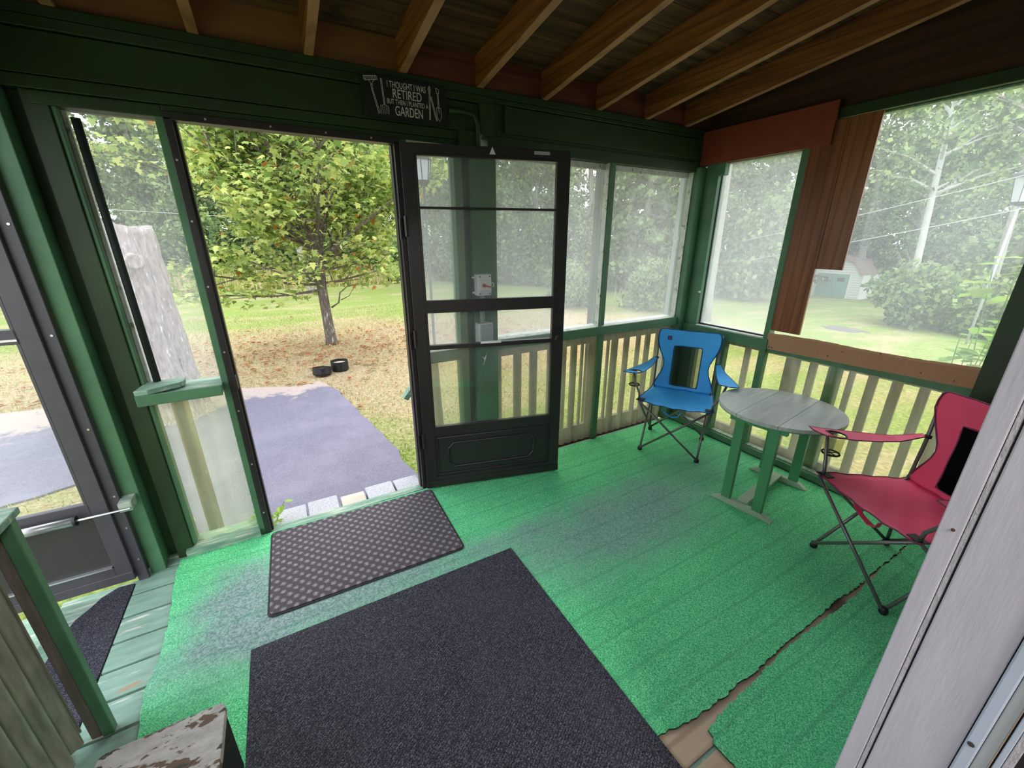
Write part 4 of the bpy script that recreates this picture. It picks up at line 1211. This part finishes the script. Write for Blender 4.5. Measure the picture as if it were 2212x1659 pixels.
def maple(loc, label):
    r = random.Random(5)
    o = empty('maple_tree', loc)
    tk = MB(); br = MB(); lf = MB()
    tk.tube([(.01, 0, -.05), (0, 0, .1), (-.01, .0, .5), (-.02, .01, .95), (-.01, .01, 1.4), (0, 0, 1.75)], [.12, .088, .078, .076, .085, .10], 14)
    tips = []
    def branch(p, d, L, rad, lev):
        n = 6; pts = [p]; dd = d.normalized(); q = p
        for i in range(n):
            dd = (dd + Vector((r.uniform(-.14, .14), r.uniform(-.14, .14), r.uniform(-.04, .12)))).normalized()
            q = q + dd * (L / n); pts.append(q)
        br.tube(pts, [rad * (1 - .75 * i / n) for i in range(n + 1)], 6 if lev < 2 else 4, False)
        if lev >= 2:
            for i in range(2, n + 1): tips.append((pts[i], dd))
            return
        for k in range(7 if lev == 0 else 5):
            t = r.uniform(.25, 1); i = min(n - 1, int(t * n))
            ax = Vector((r.uniform(-1, 1), r.uniform(-1, 1), r.uniform(-.35, .6)))
            nd = ((pts[i + 1] - pts[i]).normalized() * .8 + ax.normalized() * .9)
            branch(pts[i], nd, L * r.uniform(.4, .62), rad * .42, lev + 1)
    top_p = Vector((0, 0, 1.70))
    for k in range(6):
        a = 2 * math.pi * k / 6 + r.uniform(-.3, .3)
        branch(top_p + Vector((0, 0, r.uniform(-.25, .05))), Vector((.42 * math.cos(a), .42 * math.sin(a), 1)), r.uniform(2.0, 3.2), .062, 0)
    for k in range(8):
        a = 2 * math.pi * k / 8 + r.uniform(-.2, .2)
        branch(Vector((0, 0, r.uniform(1.25, 1.7))), Vector((math.cos(a), math.sin(a), .55)), r.uniform(1.6, 2.3), .035, 0)
    for k in range(9):
        a = 2 * math.pi * k / 9 + r.uniform(-.3, .3)
        branch(Vector((0, 0, r.uniform(.95, 1.4))), Vector((math.cos(a), math.sin(a), .05)), r.uniform(.9, 1.5), .022, 1)
    branch(Vector((-.03, -.02, .92)), Vector((-1, -.15, -.16)), 1.45, .024, 1)
    branch(Vector((-.03, .02, 1.0)), Vector((-1, .1, .05)), 1.7, .024, 1)
    # bare low twig on the right
    br.tube([(.08, -.02, .62), (.20, -.05, .70), (.24, -.05, .86), (.36, -.05, .95), (.52, -.05, .98)], [.018, .014, .012, .009, .006], 6)
    br.tube([(.24, -.05, .74), (.38, -.05, .80), (.44, -.05, .90)], [.008, .006, .003], 5)
    r.shuffle(tips)
    for (p, d) in tips:
        if p.z < .72: continue
        for k in range(r.randint(6, 11)):
            if p.z > 1.1 and p.z < 2.6 and p.x * p.x + (p.y * .5 if p.y < 0 else p.y) ** 2 < .22 and r.random() < .75: continue
            off = Vector((r.gauss(0, .12), r.gauss(0, .12), r.gauss(0, .08)))
            dr = Vector((r.uniform(-1, 1), r.uniform(-1, 1), r.uniform(-.8, .1))).normalized()
            x = r.random()
            lf.cur = 0 if x < .42 else 1 if x < .82 else 2 if x < .975 else 3
            leaf_ngon(lf, p + off, dr, Vector((r.uniform(-.4, .4), r.uniform(-.4, .4), 1)), r.uniform(.06, .115), r)
    tk.build('trunk', BARK, o, smooth=True, fixn=False); br.build('branches', BARK, o, smooth=True, fixn=False)
    f = lf.build('foliage', ML, o, fixn=False)
    return tag(o, label, 'tree')
maple((.625, 7.45, -.15), 'leafy maple tree with a yellow green crown on the lawn beyond the doorway')

def blob_leaves(lf, cx, cy, cz, rx, ry, rz, n, s, r, shell=.55):
    for k in range(n):
        v = Vector((r.gauss(0, 1), r.gauss(0, 1), r.gauss(0, 1))).normalized() * (shell + (1 - shell) * r.random())
        p = Vector((cx + v.x * rx, cy + v.y * ry, cz + v.z * rz))
        d = Vector((r.uniform(-1, 1), r.uniform(-1, 1), r.uniform(-1, .6))).normalized()
        w = d.orthogonal().normalized()
        w = (Matrix.Rotation(r.uniform(0, 6.28), 3, d) @ w) * s * .42
        ss = s * r.uniform(.6, 1.3)
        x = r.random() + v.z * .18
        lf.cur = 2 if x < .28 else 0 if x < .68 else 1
        lf.quad(p, p + d * ss * .5 + w, p + d * ss, p + d * ss * .5 - w)

def forest_tree(kind, seed, H):
    r = random.Random(seed)
    o = empty('forest_tree')
    tk = MB(); br = MB(); lf = MB()
    if kind == 'conifer':
        tk.tube([(0, 0, -.3), (0, 0, H)], [.16, .03], 8)
        z = H * .18
        while z < H:
            w = (1 - z / H) * 1.9 + .25
            for k in range(9):
                a = r.uniform(0, 6.28)
                tip = Vector((w * math.cos(a), w * math.sin(a), z - .25 * w))
                br.tube([(0, 0, z), tip], [.025, .006], 4, False)
                for j in range(7):
                    t = .25 + .75 * j / 6; p = Vector((0, 0, z)).lerp(tip, t)
                    blob_leaves(lf, p.x, p.y, p.z, .22, .22, .12, 5, .2, r, .2)
            z += .42
    else:
        lean = Vector((r.uniform(-.06, .06), r.uniform(-.06, .06), 1))
        pts = [Vector((0, 0, -.3))] + [lean * (H * t) + Vector((r.uniform(-.12, .12), r.uniform(-.12, .12), 0)) for t in (.2, .4, .6, .8, .95)]
        tk.tube(pts, [.17, .14, .12, .09, .06, .03], 8)
        for k in range(20):
            t = r.uniform(.28, .98); i = min(4, int(t * 5)); p = pts[i].lerp(pts[i + 1], (t * 5) % 1 if t * 5 < 5 else 1)
            a = r.uniform(0, 6.28); L = r.uniform(.9, 2.0) * (1.15 - t * .5)
            q = p + Vector((math.cos(a), math.sin(a), r.uniform(.2, .9))) * L
            mid = p.lerp(q, .5) + Vector((0, 0, .1))
            br.tube([p, mid, q], [.035, .022, .008], 5, False)
            for j in range(4):
                c = mid.lerp(q, j / 3) + Vector((r.gauss(0, .25), r.gauss(0, .25), r.gauss(0, .2)))
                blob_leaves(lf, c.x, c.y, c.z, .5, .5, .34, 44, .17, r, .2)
    tk.build('trunk', BIRCH if kind == 'birch' else BARKG, o, smooth=True, fixn=False)
    br.build('branches', BARKG, o, fixn=False); lf.build('foliage', FL, o, fixn=False)
    return o
protos = [forest_tree('broad', 1, 8.2), forest_tree('broad', 2, 7.2), forest_tree('conifer', 3, 7.5), forest_tree('birch', 4, 8.8), forest_tree('broad', 6, 6.2)]
LBL = ['tall broadleaf forest tree with a grey trunk, in the woods edging the lawn', 'mid height broadleaf forest tree with a full crown, in the woods edging the lawn',
       'dark pointed conifer among the woods edging the lawn', 'forest birch with a white trunk, in the woods edging the lawn', 'lower broadleaf forest tree with a wide crown, in the woods edging the lawn']
NMS = ['broadleaf_tree', 'broadleaf_tree', 'conifer_tree', 'birch_tree', 'broadleaf_tree']
GRP = ['tall broadleaf trees in the woods', 'mid broadleaf trees in the woods', 'conifers in the woods', 'birches in the woods', 'lower broadleaf trees in the woods']
used = set(); rf = random.Random(17)
spots = []
for az in range(-52, 84, 4):
    for (d0, d1) in ((19, 22), (23.5, 26), (28, 31)):
        if az < -26 and d0 > 22: continue
        if d0 == 19 and az % 8 == 0 and az > 20: dd = rf.uniform(17, 19)
        else: dd = rf.uniform(d0, d1)
        a = az + rf.uniform(-1.7, 1.7)
        if az < 16: dd += 3.5
        if 64 < a < 79 and dd < 23.8: dd += 5
        spots.append((dd * math.sin(R(a)), dd * math.cos(R(a))))
for i, (x, y) in enumerate(spots):
    k = [0, 1, 2, 4, 0, 3, 1, 2, 0, 4][(i * 7 + i // 3) % 10]
    if k in used: t = copy_tree(protos[k])
    else: t = protos[k]; used.add(k)
    t.name = NMS[k]
    t.location = (x, y, gz(x, y)); t.rotation_euler = (0, 0, rf.uniform(0, 6.28))
    s = rf.uniform(.85, 1.2); t.scale = (s, s, s * rf.uniform(.95, 1.1))
    tag(t, LBL[k], 'tree', GRP[k])

# named nearer trees
def near_trunk(x, y, h, r0, mt, label, lean=(0, 0), crown=True, seed=1):
    r = random.Random(seed); o = empty('lawn_tree', (x, y, gz(x, y)))
    top_v = Vector((lean[0], lean[1], h))
    MB().tube([(0, 0, -.2), (lean[0] * .05, lean[1] * .05, h * .1), (lean[0] * .5, lean[1] * .5, h * .5), top_v], [r0 * 1.3, r0, r0 * .8, r0 * .4], 12).build('trunk', mt, o, smooth=True, fixn=False)
    if crown:
        br = MB(); lf = MB()
        for k in range(16):
            t = r.uniform(.45, 1); p = top_v * t; a = r.uniform(0, 6.28)
            q = p + Vector((math.cos(a), math.sin(a), r.uniform(.2, .7))) * r.uniform(.8, 1.9)
            br.tube([p, p.lerp(q, .5) + Vector((0, 0, .1)), q], [.04, .025, .01], 5, False)
            for j in range(3): 
                c = p.lerp(q, .45 + .3 * j)
                blob_leaves(lf, c.x, c.y, c.z, .5, .5, .3, 34, .14, r, .2)
        br.build('branches', mt, o, fixn=False); lf.build('foliage', FL, o, fixn=False)
    return tag(o, label, 'tree')
near_trunk(8.75, 6.25, 5.6, .17, BARKG, 'tree with a thick pale trunk seen at the left of the streaked window', seed=2)
near_trunk(15.2, 4.55, 7.0, .085, BIRCH, 'slim leaning white birch rising in the middle of the biggest window', (0.2, .5), seed=3)
near_trunk(15.5, 3.15, 6.5, .085, BARKG, 'slim tree at the right of the biggest window by the street lamp', (0, .3), seed=4)
near_trunk(.9, 15.2, 3.2, .13, BARKG, 'pale tree standing on the lawn behind the maple trunk', (-.3, 0), seed=5)

def bush(name, x, y, rx, ry, h, n, ls, label, seed, mats=BL, group=None):
    r = random.Random(seed); o = empty(name, (x, y, gz(x, y)))
    st = MB(); lf = MB()
    for k in range(14):
        a = r.uniform(0, 6.28); q = Vector((rx * .7 * math.cos(a), ry * .7 * math.sin(a), h * r.uniform(.5, .95)))
        st.tube([(0, 0, -.03), q * .5 + Vector((0, 0, .1)), q], [.02, .012, .005], 4, False)
    nb_ = 26
    for k in range(nb_):
        a = r.uniform(0, 6.28); rr_ = math.sqrt(r.random()) * .72
        zc = h * r.uniform(.12, .80) * (1.05 - .45 * rr_)
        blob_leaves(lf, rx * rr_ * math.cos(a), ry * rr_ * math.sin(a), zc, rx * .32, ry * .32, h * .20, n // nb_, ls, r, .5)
    st.build('stems', BARKG, o, fixn=False); lf.build('foliage', mats, o, fixn=False)
    return tag(o, label, 'bush', group)
bush('round_bush', 14.2, 3.75, 1.7, 1.5, 2.0, 5200, .13, 'large round green bush right of the white shed', 31)
bush('round_bush', 13.6, 2.2, 1.1, 1.1, 1.3, 2200, .12, 'lower green bush in front of the right end of the large bush', 36)
bush('round_bush', 8.9, 8.0, 1.15, 1.1, 1.55, 3000, .10, 'green bush seen through the window left of the porch corner', 32)
bush('round_bush', 6.9, 8.9, .95, .9, 1.5, 2400, .10, 'green bush seen just right of the black screen door', 33)
bush('arching_bush', 5.0, 20.2, 1.4, 1.2, 1.6, 2200, .16, 'pale arching bush at the far edge of the lawn behind the maple', 34)
bush('low_shrub', 4.3, 17.4, .5, .5, .55, 600, .09, 'small dark round shrub on the lawn beside the black door frame', 35)
ub = None
for i, az in enumerate(range(-48, 84, 4)):
    dd = 18.2 + rf.uniform(-.5, .8) + (3.3 if az < 16 else 0)
    if 60 < az < 79: dd = 26
    x, y = dd * math.sin(R(az)), dd * math.cos(R(az))
    if ub is None:
        ub = bush('undergrowth', x, y, 1.7, 1.5, 3.6, 4200, .17, 'leafy undergrowth clump at the foot of the woods beyond the lawn', 41, FL, 'undergrowth along the woods'); t = ub
    else: t = copy_tree(ub)
    t.location = (x, y, gz(x, y)); t.rotation_euler = (0, 0, rf.uniform(0, 6)); s = rf.uniform(.8, 1.25); t.scale = (s, s, s)

# tall pale grass strip before the woods on the left
tg = MB(); r = random.Random(51)
for k in range(9000):
    x = r.uniform(-13, 9); y = r.uniform(17.0, 20.5); h = r.uniform(.3, .8); a = r.uniform(0, 3.14); z = gz(x, y)
    dx, dy = .03 * math.cos(a), .03 * math.sin(a); tg.cur = 1 if r.random() < .4 else 2 if r.random() < .6 else 0
    tg.quad((x - dx, y - dy, z), (x + dx, y + dy, z), (x + r.uniform(-.15, .15), y + r.uniform(-.15, .15), z + h))
tag(tg.build('meadow_grass', GB, fixn=False), 'tall pale meadow grass along the far edge of the lawn', 'grass', kind='stuff')
# lawn blades near the doorway
tg = MB(); r = random.Random(52)
def inside(x, y):
    c = False; j = len(asp) - 1
    for i in range(len(asp)):
        if (asp[i][1] > y) != (asp[j][1] > y) and x < (asp[j][0] - asp[i][0]) * (y - asp[i][1]) / (asp[j][1] - asp[i][1]) + asp[i][0]: c = not c
        j = i
    return c
cnt = 0
while cnt < 52000:
    x = r.uniform(-5, 5); y = 2.5 + 9 * r.random() ** 1.3
    if inside(x, y) or (x < 3.2 and x > -.9 and y < 2.62) or (-.05 < x - .0 < .85 and 5.5 < y < 5.95): continue
    if y > 4.5 and r.random() < .3: pass
    h = r.uniform(.015, .045); a = r.uniform(0, 3.14); dx, dy = .004 * math.cos(a), .004 * math.sin(a)
    q = r.random(); dry = .2 if y < 4.6 else .65 if y < 8.5 else .3
    tg.cur = 2 if q < dry * .7 else 1 if q < .62 + dry * .2 else 0
    tg.quad((x - dx, y - dy, -.151), (x + dx, y + dy, -.151), (x + r.uniform(-.025, .025), y + r.uniform(-.025, .025), -.15 + h)); cnt += 1
tag(tg.build('lawn_grass', GB, fixn=False), 'short green and straw coloured grass blades on the lawn near the porch', 'grass', kind='stuff')
fl_ = MB(); r = random.Random(53)
LEAFR = [leafmat('fallen_leaf_rust', (.36, .13, .06), .2), leafmat('fallen_leaf_tan', (.52, .33, .18), .2)]
for k in range(2200):
    x = r.gauss(.3, 2.4); y = r.gauss(7.0, 1.0)
    if inside(x, y) and r.random() < .93: continue
    if (-.0 < x < .85 and 5.45 < y < 5.95): continue
    s = r.uniform(.02, .05); a = r.uniform(0, 6.28); z = -.125
    c_, s_ = math.cos(a), math.sin(a); fl_.cur = r.randint(0, 1)
    fl_.quad((x - s * c_, y - s * s_, z), (x + s * .5 * s_, y - s * .5 * c_, z + r.uniform(0, .02)), (x + s * c_, y + s * s_, z), (x - s * .5 * s_, y + s * .5 * c_, z + r.uniform(0, .02)))
tag(fl_.build('fallen_leaves', LEAFR, fixn=False), 'rust brown fallen leaves scattered on the lawn under the maple', 'leaves', kind='stuff')

# shrub shoots outside the biggest window
shoot('shrub_shoot', (3.55, .62, gz(3, 0)), 6, 1.68, .17, 'tall light green leafy shoot outside the top right of the biggest window', 'plant', seed=61, spread=.10, lo=.9, k0=.88)
shoot('shrub_shoot', (3.50, .72, gz(3, 0)), 6, 1.25, .12, 'lower leafy shoot outside the bottom right corner of the biggest window', 'plant', seed=64, spread=.10, lo=.85, k0=.82)

# shed
sh = empty('shed', (22, 8.35, -.97))
# local: front faces -X
prof_ = [(-1.10 + .04, 0), (-1.06, 1.18), (-.62, 1.72), (.35, 2.0), (1.05, 1.72), (1.45, 1.18), (1.45, 0)]
SW = [(-.06, 0), (-.06, 1.02), (.30, 1.55), (.95, 1.80), (1.60, 1.55), (1.96, 1.02), (1.96, 0)]
MB().prism(SW, 0, 2.4, 'yzx').build('walls', SHEDW, sh)
q = MB()
for k in range(16): q.box(-.012, -.06, .08 + k * .105, .0, 1.96, .09 + k * .105) if .08 + k * .105 < 1.0 else q.box(-.012, .25, .08 + k * .105, 0, 1.65, .09 + k * .105)
q.build('clapboard_edges', GREYP, sh)
q = MB()
for (a, b) in zip(SW[1:5], SW[2:6]):
    q.beam((-.08, a[0], a[1] + .03), (-.08, b[0], b[1] + .03), .16, .05, (1, 0, 0))
    q.beam((1.2, a[0], a[1] + .03), (1.2, b[0], b[1] + .03), 2.5, .03, (0, 0, 1)) if False else None
q.build('roof_trim', SHEDR, sh)
MB().prism([(y_, z_ + .02) for y_, z_ in SW[1:6]] + [(y_, z_ + .06) for y_, z_ in SW[1:6]][::-1], -.08, 2.5, 'yzx').build('roof', SHEDR, sh)
for k, y0 in enumerate((.42, 1.05)):
    dd_ = MB().box(-.05, y0, .0, -.014, y0 + .61, 1.04).build('door', SHEDG, sh, bevel=.004)
    MB().box(-.055, y0 + .17, .72, -.048, y0 + .44, .90).build('window', GREYAL2, dd_)
MB().box(-.05, .36, 1.05, -.014, 1.72, 1.12).box(-.05, .36, 0, -.014, .415, 1.05).build('door_trim', SHEDW, sh)
tag(sh, 'white clapboard garden shed with green double doors in the distance', 'shed')
mnd = MB(); rows = []
for j in range(9):
    rows.append([(11.0 + (i - 6) * .09 + .02 * math.sin(j * 3 + i), 4.3 + (j - 4) * .12, gz(11, 4) - .02 + .10 * math.exp(-(((i - 6) / 3.2) ** 2 + ((j - 4) / 2.4) ** 2)) + .012 * math.sin(i * 5 + j * 7)) for i in range(13)])
tag(mnd.grid(rows).build('soil_mound', PICK, smooth=True, fixn=False), 'low brown mound on the lawn in front of the shed', 'mound')

# street lamps and wires
def lantern(o, z, s=1.0):
    MB().lathe([(.0, z - .06), (.035 * s, z - .05), (.07 * s, z), (.075 * s, z + .01)], 0, 0, 6).build('cup', LAMPM, o)
    MB().lathe([(.065 * s, z + .01), (.095 * s, z + .22 * s)], 0, 0, 6).build('glass', M('lamp_glass', (.50, .52, .56), .3, .02), o)
    q = MB()
    for k in range(6):
        a = 2 * math.pi * k / 6; q.tube([(.068 * s * math.cos(a), .068 * s * math.sin(a), z + .01), (.098 * s * math.cos(a), .098 * s * math.sin(a), z + .22 * s)], .006, 5)
    q.build('ribs', LAMPM, o)
    MB().lathe([(.115 * s, z + .22 * s), (.10 * s, z + .25 * s), (.03, z + .33 * s), (.012, z + .38 * s), (0, z + .39 * s)], 0, 0, 6).build('roof', LAMPM, o)
lp = empty('street_lamp', (1.66, 5.05, -.15))
MB().tube([(0, 0, 0), (0, 0, .3), (0, 0, 2.28)], [.03, .018, .014], 10).build('post', LAMPM, lp, smooth=True)
lantern(lp, 2.33)
tag(lp, 'lantern on a slim post seen through the upper left glass of the black screen door', 'lamp')
lp = empty('street_lamp', (11.75, 2.45, gz(11.75, 2.4)))
MB().tube([(0, 0, 0), (0, 0, 2.55)], [.022, .018], 10).build('post', GREYP, lp, smooth=True)
lantern(lp, 2.6, 1.9)
tag(lp, 'pale lantern at the far right edge beyond the biggest window', 'lamp')
def wire(p, q, label, sag=.05):
    p, q = Vector(p), Vector(q)
    P = [p.lerp(q, i / 10) - Vector((0, 0, sag * 4 * (i / 10) * (1 - i / 10))) for i in range(11)]
    tag(MB().tube(P, .006, 5).build('power_line', WIRE), label, 'wire')
wire((10, 6.4, 1.02), (10, .6, 2.35), 'lower of the two pale wires crossing the biggest window')
wire((10, 6.4, 1.50), (10, .6, 2.85), 'upper of the two pale wires crossing the biggest window')
wire((-3.9, 12, 2.18), (1.5, 12, 1.98), 'thin pale wire crossing the narrow left window above the cut trunk', .02)
